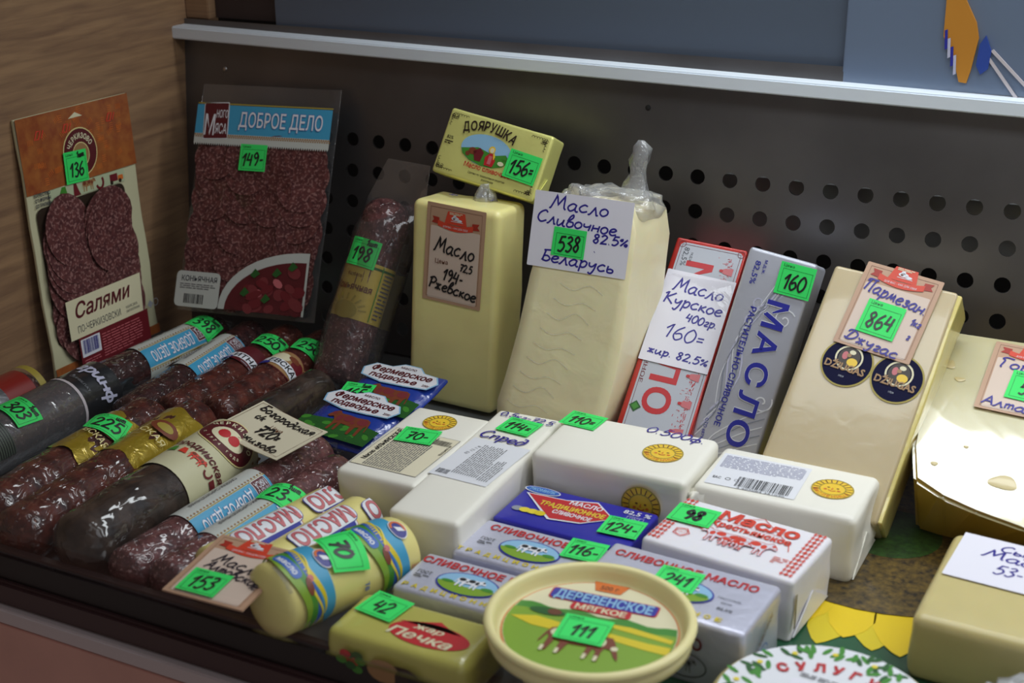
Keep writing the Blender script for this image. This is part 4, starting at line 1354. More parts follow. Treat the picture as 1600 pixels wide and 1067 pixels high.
# ============================================================ SAUSAGES
def smesh(L, r, seed, amp=.0010, ends=(.6, .6), n=26, lumps=30):
    bm = bmesh.new()
    prof_ = []
    m = 5
    for i in range(m + 1):
        a = PI / 2 * i / m
        prof_.append((r * ends[0] * (1 - math.sin(a)) , max(.0015, r * (.25 + .75 * math.cos(PI/2 - a)))))
    steps = max(8, int(L / .008))
    y0_, y1_ = r * ends[0], L - r * ends[1]
    body = [(y0_ + (y1_ - y0_) * i / steps, r) for i in range(1, steps)]
    front = [(r * ends[0] * (1 - math.cos(PI/2 * i / m)), max(.0012, r * math.sin(PI/2 * i / m))) for i in range(m + 1)]
    rear = [(L - y, q) for y, q in [(r * ends[1] * (1 - math.cos(PI/2 * i / m)), max(.0012, r * math.sin(PI/2 * i / m))) for i in range(m + 1)]][::-1]
    rows = []
    for y, q in front + body + rear:
        row = []
        for k in range(n):
            a = 2 * PI * k / n
            c, s_ = math.sin(a), math.cos(a)
            nn = noise.noise(Vector((c * r * lumps, y * lumps, s_ * r * lumps + seed * 5)))
            qq = q + amp * nn * (q / r)
            row.append(bm.verts.new((qq * c, y, r + qq * s_)))
        rows.append(row)
    for a, b in zip(rows, rows[1:]):
        for k in range(n):
            bm.faces.new([a[k], a[(k + 1) % n], b[(k + 1) % n], b[k]])
    bm.faces.new(rows[0]); bm.faces.new(rows[-1][::-1])
    bmesh.ops.recalc_face_normals(bm, faces=bm.faces)
    return bm


def axis_pose(a, b, dz=0.0):
    """a, b: near and far end on the tray; local +y runs along the sausage"""
    A, B = Vector((a[0], a[1], a[2] if len(a) > 2 else dz)), Vector((b[0], b[1], b[2] if len(b) > 2 else dz))
    y = (B - A).normalized()
    x = y.cross(Vector((0, 0, 1))).normalized()
    z = x.cross(y)
    m = Matrix.Identity(4)
    for i in range(3):
        m[i][0], m[i][1], m[i][2], m[i][3] = x[i], y[i], z[i], A[i]
    return m, (B - A).length


def band(L0, L1, r, mat, parent, name='label_band', amp=0.0, thk=.0006, a0=-PI, a1=PI, wavy=0.0):
    bm = bmesh.new()
    n = 40; m = 8
    g = []
    for j in range(m + 1):
        row = []
        for k in range(n + 1):
            a = a0 + (a1 - a0) * k / n
            y = L0 + (L1 - L0) * j / m + wavy * math.sin(a * 5 + j)
            q = r + thk + amp * noise.noise(Vector((a * 3, y * 90, 3)))
            row.append(bm.verts.new((q * math.sin(a), y, r + q * math.cos(a))))
        g.append(row)
    for j in range(m):
        for k in range(n):
            bm.faces.new([g[j][k], g[j][k + 1], g[j + 1][k + 1], g[j + 1][k]])
    bmesh.ops.recalc_face_normals(bm, faces=bm.faces)
    for f in bm.faces:
        f.normal_update()
    if sum(f.normal.dot(Vector((f.calc_center_median().x, 0, f.calc_center_median().z - r))) for f in bm.faces) < 0:
        bmesh.ops.reverse_faces(bm, faces=bm.faces)
    return from_bm(name, bm, parent, [mat], True)


def film_tuft(parent, r, y, sgn, seed, ln=.022, mat='film_wrap'):
    bm = bmesh.new(); prev = None
    for i in range(6):
        t = i / 5
        q = r * (.80 * (1 - t) ** 1.2 + .16 + .30 * max(0, t - .5))
        row = []
        for k in range(18):
            a = 2 * PI * k / 18
            w = q * (1 + (.1 + .35 * t) * math.sin(4 * a + seed + 3 * t))
            row.append(bm.verts.new((w * math.sin(a), y + sgn * ln * t, r * (1 - .3 * t) + w * math.cos(a) * .75)))
        if prev:
            for k in range(18):
                bm.faces.new([prev[k], prev[(k + 1) % 18], row[(k + 1) % 18], row[k]])
        prev = row
    return from_bm('film_end', bm, parent, [mat], True)


def sausage(name, label, a, b, r, mat, seed, amp=.001, dz=0.0, group=None, near_tuft=False, far_tuft=False, cat='sausage', ends=(.4, .6), lumps=30):
    m, L = axis_pose(a, b, dz)
    t = empty(name, label, cat, m, group)
    from_bm('casing', smesh(L, r, seed, amp, ends, lumps=lumps), t, [mat], True)
    if near_tuft: film_tuft(t, r, .004, -1, seed)
    if far_tuft: film_tuft(t, r, L - .004, 1, seed)
    return t, L


def dobroe_label(t, r, y0, y1, th=.5):
    bnd = band(y0, y1, r, 'plate', t)
    d = Decal()
    L = y1 - y0
    d.quad(.006, 0, .0155, L, 'skyblue', 0)
    d.quad(-.0025, 0, .0006, L, 'gold', 1); d.quad(.0150, 0, .0006, L, 'gold', 1)
    n = int(L / .003)
    for k in range(n):
        d.quad(-.0040, -L/2 + (k + .5) * L / n, .0012, .0012, 'tan', 1, R(45)); d.quad(.0165, -L/2 + (k + .5) * L / n, .0012, .0012, 'tan', 1, R(45))
    d.text('ДОБРОЕ ДЕЛО', .0068, -.006, .0085, 'white', 2, .03, width=L * .66, rot=-PI/2, outline='midblue', ow=.04)
    d.rrect(.0045, L * .38, .0135, .0130, .0008, 'white', 2); d.rrect(.0045, L * .38, .0125, .0120, .0008, 'wine', 3)
    d.text('МНОГО', .0070, L * .38, .0045, 'white', 4, .02, width=.0100, rot=-PI/2); d.text('МЯСА', .0020, L * .38, .0045, 'white', 4, .02, width=.0100, rot=-PI/2)
    d.text('САЛЯМИ СЫРОКОПЧЕНАЯ', -.0120, -.002, .0030, 'greytext', 1, .03, width=L * .62, rot=-PI/2)
    d.build('label_print', bnd, on_cyl(r, th, (y0 + y1) / 2), .0008, .003)


# far row along the wall
t, L = sausage('salami_stick', 'dark blue-labelled salami stick with a 398 sticker', (-.1105, -.222), (-.0955, -.055), .016, 'salami_dark', 1, near_tuft=False, far_tuft=True, group='far salami sticks')
dobroe_label(t, .016, .066, .138)
sticker(t, on_cyl(.016, .50, .140, rot=R(12)), '398', '1шт', maxlen=.003, base=.0016)
t, L = sausage('salami_stick', 'dark blue-labelled salami stick without sticker, beside the one priced 398', (-.046, -.240), (-.058, -.055), .016, 'salami_dark', 2, far_tuft=True, group='far salami sticks')
dobroe_label(t, .016, .074, .142)
t, L = sausage('smoked_sausage', 'coarse red sausage with a plain dark red oval label, priced 250', (-.0195, -.224), (-.0245, -.050), .016, 'salami_red', 3, .0013, group='far smoked sausages')
d = Decal(); d.ell(0, 0, .023, .0135, 'wine', 0, 28); d.poly([(-.022, -.009), (.022, -.009), (.022, -.0005), (-.022, -.0005)], 'white', 1)
d.text('ИТНАЯ', .004, -.005, .0058, 'char', 2, .05, width=.026); d.ell(-.014, -.010, .006, .0035, 'purple', 2, 14); d.text('ЧЕРНЫЙ КАБАН' if False else 'ММК', -.014, -.010, .003, 'white', 3, .03)
d.micro(.0, -.0125, .02, -.0105, 1, 'grey', 1, 3)
d.build('label', t, on_cyl(.016, .45, .097), .0008, .003)
sticker(t, on_cyl(.016, .50, .128, rot=R(10)), '250-', '1шт', maxlen=.003, base=.0016)
t, L = sausage('smoked_sausage', 'coarse red sausage with a pale oval picture label, priced 250', (.0125, -.214), (.0115, -.050), .0165, 'salami_red', 4, .0013, group='far smoked sausages')
d = Decal(); d.ell(0, 0, .023, .0150, 'wine', 0, 28); d.ell(0, 0, .0215, .0138, 'tan', 1, 28)
d.ell(-.006, .004, .008, .006, 'cream', 2, 14); d.ell(.010, .003, .006, .007, 'dkred', 2, 14); d.ell(.004, .007, .005, .003, 'cowbrown', 3, 10)
d.poly([(-.021, -.010), (.021, -.010), (.022, -.001), (-.022, -.001)], 'white', 4); d.text('ЕВСКАЯ', .004, -.0052, .0060, 'char', 5, .05, width=.028); d.ell(-.013, -.011, .006, .0032, 'purple', 5, 14)
d.build('label', t, on_cyl(.0165, .45, .087), .0008, .003)
sticker(t, on_cyl(.0165, .50, .121, rot=R(12)), '250', '1шт', maxlen=.003, base=.0016)

# black sausage lying behind the handwritten card
t, L = sausage('smoked_sausage', 'short blackish sausage without label, behind the card priced 720', (.047, -.212), (.052, -.125), .0165, 'salami_black', 6, .0012, far_tuft=True)

# left group
t, L = sausage('smoked_sausage', 'sausage in silvery film with a red band, at the left edge', (-.146, -.34), (-.141, -.232), .020, 'salami_purple', 7, .0012, far_tuft=True)
band(.010, .070, .020, 'silver_film', t); band(.070, .096, .020, 'label_red', t, name='red_band')
d = Decal(); d.quad(0, 0, .05, .006, 'gold', 0); d.build('gold_stripe', t, on_cyl(.020, .6, .103), .0012, .003)

t, L = sausage('cervelat_sausage', 'thick sausage with black printed end and striped sleeve, priced 303', (-.098, -.375), (-.0945, -.205), .0210, 'salami_purple', 8, .0008)
band(.128, .166, .0210, 'black_plastic', t, name='black_end', thk=.0008)
film_tuft(t, .0210, .162, 1, 2, .034, 'black_plastic')
band(.020, .128, .0210, 'film_grey', t, name='clear_sleeve', thk=.0010)
band(.1255, .128, .0210, 'grey_trim', t, name='sleeve_edge', thk=.0014)
d = Decal()
d.quad(0, 0, .052, .040, 'stripe', 0)
for k in range(19):
    d.quad(0, -.019 + k * .0021, .052, .0007, 'char', 1)
d.build('striped_sleeve', t, on_cyl(.0210, .4, .036), .0016, .003)
d = Decal(); d.hand('гринф', .002, .000, .0068, 'lilac', 0, .0018, 0, width=.040, center=True); d.ell(-.010, -.010, .0010, .0010, 'grey', 0, 8)
d.text('СЕРВЕЛАТ', -.002, -.012, .0020, 'grey', 0, width=.020)
d.build('label_print', t, on_cyl(.0210, .60, .148), .0014, .003)
sticker(t, on_cyl(.0210, .42, .076, rot=R(-6)), '303', '1шт', maxlen=.003, base=.0026, size=.0058)

for i, (a, b, lab, th, g0, g1) in enumerate((((-.0242, -.400), (-.0258, -.229), 'wrinkled gold-banded sausage with a green sticker', .5, .071, .132),
                                              ((.0118, -.4155), (.0093, -.218), 'wrinkled gold-banded sausage without sticker', .45, .098, .170))):
    t, L = sausage('smoked_sausage', lab, a, b, .0190, 'salami_red', 10 + i, .0016, near_tuft=False, group='gold banded sausages', lumps=55)
    band(g0, g1, .0190, 'gold_band', t, name='gold_band', amp=.0012, wavy=.002)
    d = Decal(); d.text('СКАЯ' if i else 'ВСКАЯ', 0, 0, .0055, 'creamy', 0, .02, width=.020, rot=R(-8)); d.ell(.001, .012, .010, .007, 'cowbrown', 0, 16); d.ell(.001, .012, .006, .004, 'gold', 1, 12)
    d.build('label_print', t, on_cyl(.0190, th, (g0 + g1) / 2 - .005), .0026, .003)
    if i == 0:
        sticker(t, on_cyl(.0190, .35, .112, rot=R(16)), '225', 'шт', maxlen=.003, base=.0034)

# thick black sausage with cream label
t, L = sausage('boiled_smoked_sausage', 'thick blackish sausage with cream label and round red emblem', (.0600, -.4165), (.0625, -.256), .0225, 'salami_black', 14, .0010, ends=(.5, .6))
band(.083, .157, .0225, 'pack_cream', t, thk=.0007)
d = Decal()
d.ell(.0010, .0230, .0225, .0170, 'creamy', 0, 30); d.ell(.0010, .0230, .0215, .0160, 'wine', 1, 30); d.ell(.0010, .0220, .0125, .0085, 'cream', 2, 24); d.ell(-.003, .0225, .004, .0045, 'red', 3, 14); d.ell(.005, .0225, .004, .0045, 'red', 3, 14)
d.arc('ЧЕРКИЗОВО', .0010, .0230, .0172, .0122, 160, 20, .0036, 'cream', 3, .05, sx=.9); d.arc('с 1974 года', .001, .023, .0172, .0122, 205, 335, .0024, 'cream', 3, .03, inside=True)
d.text('Городинская', -.001, -.0030, .0060, 'wine', 1, .04, width=.050, rot=R(-3), shear=.2)
d.poly([(-.022, -.015), (-.018, -.009), (-.015, -.009), (-.014, -.015)], 'leaf', 1); d.poly([(-.012, -.015), (-.011, -.009), (-.008, -.009), (-.006, -.015)], 'redpr', 1)
cow(d, .002, -.0125, .013, 'redpr', 'cowbrown', 1); d.ring(.013, -.012, .003, .004, .0014, 'dkred', 1, 8, 200, 400); d.quad(.021, -.0125, .006, .005, 'dkred', 1)
d.build('label_print', t, on_cyl(.0225, .55, .118), .0012, .003)
d = Decal(); rd = random.Random(3)
for k in range(60):
    d.ell(rd.uniform(.012, .03), rd.uniform(-.012, .02), .0012, .0012, 'tan', k * .02, 6)
d.build('label_pattern', t, on_cyl(.0225, 1.1, .142), .0010, .003)

# two near salami sticks with blue labels
t, L = sausage('salami_stick', 'purplish blue-labelled salami stick beside the thick blackish sausage', (.0960, -.4155), (.1120, -.2200), .0155, 'salami_purple', 16, .0012, near_tuft=False, far_tuft=True, group='near salami sticks', lumps=45)
dobroe_label(t, .0155, .052, .124, .6)
t, L = sausage('salami_stick', 'purplish blue-labelled salami stick beside the small butter rolls', (.1265, -.4155), (.1420, -.2400), .0155, 'salami_purple', 17, .0012, far_tuft=False, group='near salami sticks', lumps=45)
dobroe_label(t, .0155, .042, .116, .6)
sticker(t, on_cyl(.0155, .30, .104, rot=R(16)), '23-', '1шт', maxlen=.003, base=.0016)

# upright bagged sausage
m, L = axis_pose((.050, -.106, .010), (.064, -.030, .142))
# turn so that the label faces the camera side
base_m = m
t = empty('bagged_sausage', 'upright sausage in a flat clear bag with yellow label, priced 198', 'sausage', base_m @ Matrix.Translation((0, 0, -.0195)))
from_bm('casing', smesh(L, .0195, 21, .0010, (.35, .8)), t, ['salami_purple'], True)
YZ = .052
band(YZ, YZ + .046, .0195, 'label_yellow', t, thk=.0006)
d = Decal()
d.quad(.001, .0195, .062, .0018, 'dkleaf', 0)
d.text('Колбаса', -.004, .0115, .0028, 'brown', 1, .02, width=.012); d.text('Коньячная', -.003, .0020, .0055, 'brown', 1, .05, width=.031)
d.ell(-.004, -.017, .010, .007, 'gold', 1, 18)
for k in range(9):
    a = R(10 + k * 20); d.line([(-.004 + .011*math.cos(a), -.017 + .008*math.sin(a)), (-.004 + .017*math.cos(a), -.017 + .013*math.sin(a))], .0012, 'gold', 1)
d.line([(.0165, -.022), (.0165, .022)], .0008, 'leaf', 2); d.micro(.019, -.020, .029, .018, 12, 'greytext', 1, 5, .35)
d.build('label_print', t, on_cyl(.0195, .35, YZ + .023), .0010, .003)
sticker(t, on_cyl(.0195, .18, YZ + .052, rot=R(-2)), '198', '1шт', maxlen=.003, base=.0018)
bm = bmesh.new(); g = []
for j in range(24):
    y = -.010 + (L + .042) * j / 23
    tt = j / 23
    hw = (.030 if j < 20 else .030 - .002 * (j - 19)) - .006 * math.sin(PI * tt) * 0
    th_ = .0215 * min(1, math.sin(PI * min(max((tt + .02) / .86, 0), 1)) * 2.2 + .02)
    row = []
    for k in range(28):
        a = 2 * PI * k / 28
        x = (hw if th_ < .012 else max(.0225, hw * .95)) * math.sin(a)
        row.append(bm.verts.new((x + .005 + .0012 * noise.noise(Vector((a, y * 60, 0))), y, .0195 + max(th_, .0006) * math.cos(a) * (1 if abs(math.sin(a)) < .8 else .6) + .001 * noise.noise(Vector((x * 60, y * 60, 4))))))
    g.append(row)
for a_, b_ in zip(g, g[1:]):
    for k in range(28):
        bm.faces.new([a_[k], a_[(k + 1) % 28], b_[(k + 1) % 28], b_[k]])
from_bm('clear_bag', bm, t, ['film_clear'], True)

# ============================================================ LYING BLOCKS
def top_block(name, label, p, mat, amp, seed, bev=.004, cat='butter', group=None, n=7):
    x, y, yaw, w, h, t_ = p
    T = empty(name, label, cat, pose(x, y, 0, yaw, 0, 0), group)
    from_bm('wrapped_butter' if cat == 'butter' else 'cheese_piece', rbox_bm(-w/2, w/2, -t_, 0, 0, h, bev, n, amp, seed, ('T',)), T, [mat], True)
    return T


T = top_block('butter_block', 'white butter block with a framed text label, priced 70', (.1980, -.1835, R(-.6), .0585, .045, .1080), 'wax_paper', .0014, 1)
d = Decal()
d.frame(0, 0, .0492, .0580, .0003, 'greytext', 0)
d.rrect(0, 0, .0485, .0575, .0005, 'cream_label', -0.5)
d.text('Масло «ИЛЬИНСКОЕ»', -.0195, .002, .0036, 'char', 1, .05, width=.046, rot=R(90))
d.text('EAC', -.0195, .0262, .0032, 'char', 1, .05, width=.005)
dm = Decal(); dm.micro(-.0275, -.0145, .0275, .0145, 17, 'greytext', 1, 8, .45)
d.add([(-y - .002, x) for x, y, l in dm.v], dm.f, 'greytext', 1)
d.barcode(.009, .017, .021, .024, 'char', 1, 4, 18); d.text('Масса нетто 180г', .0225, .012, .0020, 'char', 1, .02, width=.016, rot=R(90))
d.build('label', T, on_top(.045, -.0002, -.0682, R(-1.4)), .0004, label='printed text label with a thin frame')
d = Decal(); sunlogo(d, 0, 0, .0118); d.build('sun_emblem', T, on_top(.045, -.0014, -.0200), .0004)
sticker(T, on_top(.045, -.0037, -.0458, R(6)), '70-', w=.0265, base=.0014)

T = top_block('butter_block', 'long white block with pen writing and text label, priced 114', (.2465, -.1640, R(.8), .0480, .045, .1600), 'wax_paper', .0018, 2)
d = Decal(); d.rrect(0, 0, .0420, .0588, .0005, 'white', 0)
dm = Decal(); dm.micro(-.022, -.008, .022, .011, 12, 'greytext', 1, 9, .4)
d.add([(-y + .002, x) for x, y, l in dm.v], dm.f, 'greytext', 1)
dm = Decal(); dm.micro(-.018, -.004, .012, .004, 5, 'greytext', 1, 10, .4)
d.add([(-y + .0145, x - .006) for x, y, l in dm.v], dm.f, 'greytext', 1)
d.text('03 12 1 8', -.0125, .012, .0028, 'grey', 1, width=.014, rot=R(75)); d.barcode(-.018, -.026, -.010, -.020, 'slate', 1, 6, 14)
d.build('label', T, on_top(.045, -.0002, -.0805, R(-4.3)), .0004, label='white printed text label')
d = Decal(); d.hand('Спред', 0, 0, .0058, 'ink', 0, .0013, R(-5), center=True, width=.034); d.build('pen_writing', T, on_top(.045, -.001, -.0490), .0009); d = Decal(); d.hand('0,5кг-72,5', .002, .0365, .0036, 'ink', 0, .0009, R(-4), center=True, width=.040)
d.build('pen_writing', T, on_top(.045, -.001, -.0490), .0009)
sticker(T, on_top(.045, .0021, -.0245, R(-6.5)), '114=', base=.0014)

T = top_block('butter_block', 'big cream butter block with a sun emblem, priced 110', (.3274, -.159, R(-.3), .1053, .050, .0692), 'wax_paper', .0022, 3, .005)
d = Decal(); sunlogo(d, 0, 0, .0132); d.build('sun_emblem', T, on_top(.050, .0258, -.0357), .0004)
d = Decal(); sunlogo(d, 0, 0, .0132); d.build('sun_emblem', T, on_front(.0692, .0245, .0290), .0012)
d = Decal(); d.hand('0.500ф.', 0, 0, .0050, 'ink', 0, .0010, R(-5), center=True, width=.042); d.build('pen_writing', T, on_top(.050, .0245, -.0110), .0005)
sticker(T, on_top(.050, -.0395, -.0115, R(-5)), '110=', w=.0265, base=.0008)

T = top_block('butter_block', 'cream butter block with a white barcode label and sun emblem', (.4335, -.158, R(-1.9), .1020, .0453, .0627), 'wax_paper', .0024, 4, .005)
d = Decal(); d.rrect(0, 0, .0567, .0450, .001, 'white', 0); d.micro(-.026, .0020, .026, .0200, 11, 'lilacd', 1, 3, .4)
d.barcode(-.010, -.020, .024, -.0065, 'char', 1, 7, 34); d.text('4 607084 351040', .007, -.0215, .0018, 'char', 1, width=.03)
d.text('EAC', -.023, -.0125, .0030, 'char', 1, .04, width=.005); d.ring(-.016, -.0125, .0016, .0016, .0004, 'char', 1, 12); d.ring(-.0105, -.0125, .0014, .0016, .0004, 'grey', 1, 5)
d.build('label', T, on_top(.0453, -.0176, -.0335, R(2.1)), .0004, label='white barcode label')
d = Decal(); sunlogo(d, 0, 0, .0130); d.build('sun_emblem', T, on_top(.0453, .0286, -.0310), .0004)
bm = extrude_poly([(-.027, .001), (0, .020), (.027, .001)], [(-.027, .001), (0, .020), (.027, .001)], 0, .0008)
for v in bm.verts: v.co = Vector((.0512 + v.co.y, -.0315 + v.co.x, .002 + v.co.z))
from_bm('end_fold', bm, T, ['wax_paper'])
bm = bmesh.new(); bmesh.ops.create_icosphere(bm, subdivisions=3, radius=1)
for v in bm.verts:
    p = v.co.copy(); v.co = Vector((-.047 + p.x * .009, -.060 + p.y * .006, .030 + p.z * .012)) + noise.noise_vector(p * 2.5) * .004
from_bm('crumpled_corner', bm, T, ['wax_paper'], True)

# --- foil packs in rows
def milk_pack(label, p, sx, oval, group, num=None, stk=None, seed=1, side=False, fat=False):
    x, y, yaw, w, h, t_ = p
    T = empty('butter_pack', label, 'butter', pose(x, y, 0, yaw, 0, 0), group)
    from_bm('wrapper', rbox_bm(-w/2, w/2, -t_, 0, 0, h, .003, 7, .0010, seed, ('T',), 70), T, ['foil_white'], True)
    d = Decal()
    ww = .086
    d.text('СЛИВОЧНОЕ МАСЛО', sx, -t_ * .20, .0062, 'red', 1, .06, width=ww)
    d.text('ГОСТ', oval - .0285, -t_ * .52, .0030, 'slate', 1, .02, width=.009); d.micro(oval - .033, -t_ * .67, oval - .024, -t_ * .58, 2, 'slate', 1, 3, .4)
    cy = -t_ * .56
    d.ell(oval, cy, .0195, .0115, 'blue', 1, 36); d.ell(oval, cy, .0185, .0105, 'sky', 2, 36)
    pts = [(oval + .0185 * math.cos(R(a)), cy + .0105 * math.sin(R(a))) for a in range(190, 351, 10)]
    d.poly(pts + [(oval + .010, cy - .001), (oval, cy - .003), (oval - .009, cy - .0005)], 'grass', 3)
    d.ell(oval - .012, cy - .001, .004, .0015, 'leaf', 4, 10); d.ell(oval + .013, cy - .001, .004, .0018, 'leaf', 4, 10)
    cow(d, oval + .001, cy + .0008, .017, 'white', 'char', 5)
    for i, ch in enumerate('ТРАДИЦИОННОЕ'):
        xx = oval - .0385 + i * .0062
        if xx < w / 2 - .004 and xx > -w/2 + .003:
            d.text(ch, xx, -t_ * .88, .0036, 'hay', 1, .08, width=.0036)
    if fat:
        d.text('Массовая', oval + .0275, -t_ * .50, .0018, 'slate', 1, width=.013); d.text('доля', oval + .0275, -t_ * .58, .0018, 'slate', 1, width=.006); d.text('82,5%', oval + .0290, -t_ * .69, .0024, 'slate', 1, .03, width=.009)
    d.build('top_print', T, on_top(h), .0004)
    if num:
        sticker(T, on_top(h, stk[0], stk[1], R(stk[2])), num, w=stk[3] if len(stk) > 3 else .025, base=.0014)
    if side:
        d = Decal(); d.text('МАСЛО', .012, .027, .0070, 'dkred', 0, .06, width=.032); d.ring(.018, .013, .0130, .0075, .0006, 'char', 0); cow(d, .018, .013, .014, 'grey', 'char', 1)
        d.build('front_print', T, on_front(t_), .0012)
        d = Decal(); d.text('СЛИВОЧНОЕ', .000, .006, .0036, 'brown', 0, .05, width=.026, rot=R(28)); d.ring(.000, -.006, .006, .0050, .0006, 'midblue', 0); d.ell(0, -.006, .003, .0025, 'sky', 0, 12)
        d.build('end_print', T, on_right(w, -t_ * .5, h * .5), .0012)
    return T


milk_pack('pale foil cow pack priced 241, right of the round tub', (.4105, -.2990, R(-4.7), .1013, .040, .0560), -.0015, .0037, 'pale foil cow packs', '241', (-.0012, -.0235, 2), 21, True, True)
milk_pack('pale foil cow pack priced 116, before the dark blue pack', (.3165, -.2868, R(-2.8), .0880, .030, .0450), .0065, -.0023, 'pale foil cow packs', '116-', (.0266, -.0105, 4, .0235), 22)
milk_pack('pale foil cow pack without sticker, half hidden by the tub', (.3030, -.3368, R(-1.9), .0880, .030, .0423), .0010, -.0052, 'pale foil cow packs', seed=23)

x, y, yaw, w, h, t_ = (.3215, -.2345, R(-2.9), .0900, .030, .0500)
T = empty('butter_pack', 'dark blue butter pack with a red diamond, priced 124', 'butter', pose(x, y, 0, yaw, 0, 0))
from_bm('wrapper', rbox_bm(-w/2, w/2, -t_, 0, 0, h, .0022, 7, .0005, 31, ('T',)), T, ['carton_blue'], True)
d = Decal()
dia = [(-.0385, -.0130), (-.0125, -.0115), (.0060, -.0060), (.0225, -.0200), (.0070, -.0330), (-.0125, -.0365)]
d.poly([(p[0] * 1.05 - .0003, (p[1] + .021) * 1.10 - .021) for p in dia], 'white', 1); d.poly(dia, 'red', 2)
d.text('МАСЛО', .0015, -.0125, .0050, 'white', 3, .06, width=.022); d.text('ТРАДИЦИОННОЕ', -.0045, -.0205, .0052, 'yellow', 3, .06, width=.044); d.text('СЛИВОЧНОЕ', -.0015, -.0275, .0044, 'white', 3, .06, width=.026)
d.ell(-.0320, -.0065, .0125, .0045, 'white', 1, 26); d.ell(-.0320, -.0065, .0117, .0038, 'midblue', 2, 26); d.text('ЭКОМИЛК', -.0320, -.0065, .0036, 'sky', 3, .05, width=.018)
d.text('82,5 %', .0335, -.0070, .0046, 'white', 1, .03, width=.018); d.frame(.0345, -.0135, .011, .0045, .0003, 'lilac', 1); d.text('ГОСТ', .0345, -.0135, .0026, 'lilac', 1, width=.007)
for k in range(4): d.ell(-.0360 + k * .0052, -.0335, .0038, .0030, ('silverd', 'yellow', 'yellow', 'hay')[k], 1 + k * .3, 12)
d.build('top_print', T, on_top(h), .0004)
sticker(T, on_top(h, .0325, -.0275, R(3)), '124-', base=.0014)

x, y, yaw, w, h, t_ = (.4269, -.2318, R(-7.7), .0944, .040, .0600)
T = empty('butter_pack', 'white paper pack with red cows and stitched borders, priced 98', 'butter', pose(x, y, 0, yaw, 0, 0))
from_bm('wrapper', rbox_bm(-w/2, w/2, -t_, 0, 0, h, .0030, 7, .0012, 41, ('T',), 60), T, ['paper_white'], True)
d = Decal()
for sx, zr in ((-.0415, (0, 12)), (.0405, (0, 12))):
    for k in range(*zr):
        yy = -.004 - k * .0046
        d.line([(sx - .0040, yy), (sx + .0040, yy)], .0006, 'redpr', 1.4)
        d.quad(sx, yy, .0022, .0022, 'redpr', 1, R(45))
        for s_ in (-1, 1):
            d.quad(sx + s_ * .0028, yy + .0010, .0012, .0012, 'redpr', 1, R(45)); d.quad(sx + s_ * .0028, yy - .0010, .0012, .0012, 'redpr', 1, R(45))
    d.line([(sx, -.003), (sx, -.056)], .0005, 'redpr', 1.8)
d.text('Масло', .0060, -.0105, .0105, 'redpr', 2, .13, width=.050)
d.line([(-.022, -.0300), (-.018, -.0170), (.0055, -.0025), (.0290, -.0230), (.0320, -.0310)], .0005, 'redpr', 1)
d.text('Крестьянское', .0050, -.0215, .0060, 'redpr', 2, .08, width=.050); d.text('сладкосливочное несоленое', .006, -.0170, .0014, 'redpr', 2, width=.030)
d.text('72,5%', -.0260, -.0315, .0024, 'redpr', 2, .03, width=.008); d.ring(-.0300, -.0420, .0052, .0052, .0005, 'redpr', 1, 5); d.ring(-.0300, -.0420, .0036, .0036, .0004, 'redpr', 1, 12); d.text('ГОСТ', -.0300, -.0420, .0020, 'redpr', 2, width=.005)
for cx, s_, f in ((-.008, .024, -1), (.012, .026, 1), (.002, .018, 1)):
    cow(d, cx, -.0365 - (0.003 if s_ < .02 else 0), s_, 'paper', 'redpr', 3 + (26 - s_ * 1000) * .1, f)
    d.line([(cx + f * p[0] * s_, -.0365 - (0.003 if s_ < .02 else 0) + p[1] * s_) for p in COW], .0004, 'redpr', 4.6, True)
d.micro(.0270, -.0470, .0360, -.0390, 4, 'redpr', 1, 3, .35)
d.build('top_print', T, on_top(h), .0004)
sticker(T, on_top(h, -.0320, -.0215, R(3.6)), '98', w=.0270, base=.0014, size=.0064, pen=.0017)
bm = extrude_poly([(-.026, .001), (0, .018), (.026, .001)], [(-.026, .001), (0, .018), (.026, .001)], 0, .0008)
for v in bm.verts: v.co = Vector((w/2 + .0002 + v.co.y, -.030 + v.co.x, .002 + v.co.z))
from_bm('end_fold', bm, T, ['paper_white'])
d = Decal(); d.quad(-.0265, 0, .0025, .022, 'slate', 0); d.build('end_print', T, on_right(w, -.030, .020), .0012)

# --- front margarine pack
T = empty('margarine_pack', 'yellow pack with a red emblem at the front edge, priced 42', 'margarine', pose(.2885, -.3845, 0, R(-1), 0, 0))
w, h, t_ = .0860, .0280, .0440
from_bm('wrapper', rbox_bm(-w/2, w/2, -t_, 0, 0, h, .006, 7, .0020, 51, ('T',), 50), T, ['yellow_pack'], True)
d = Decal()
d.ell(.012, -.0265, .0240, .0105, 'red', 0, 26); d.poly([(-.010, -.020), (.004, -.016), (.012, -.0125), (.018, -.016), (.028, -.020)], 'red', 0)
d.text('жар', .0100, -.0215, .0048, 'cream', 1, .05, width=.018, shear=.3, rot=R(-3)); d.text('Печка', .0090, -.0300, .0072, 'cream', 1, .05, width=.038, shear=.3, rot=R(-3))
d.build('top_print', T, on_top(h), .0004)
d = Decal(); rd = random.Random(6)
for k in range(9): d.ell(-.026 + rd.uniform(-.006, .008), .015 + rd.uniform(-.006, .005), .0035, .0025, rd.choice(('leaf', 'dkleaf', 'red')), k * .3, 10)
d.ell(-.005, .013, .010, .007, 'tan', 1, 14); d.ell(.010, .012, .008, .006, 'darkbr', 1.4, 14)
d.build('front_print', T, on_front(t_), .0022)
sticker(T, on_top(h, -.0235, -.0130, R(-8)), '42', base=.0014)

# --- round tub
T = empty('margarine_tub', 'round cream plastic tub with a cow meadow lid, priced 111', 'tub', Matrix.Translation((.3834, -.3903, .0040)) @ Matrix.Rotation(R(4), 4, 'Z'))


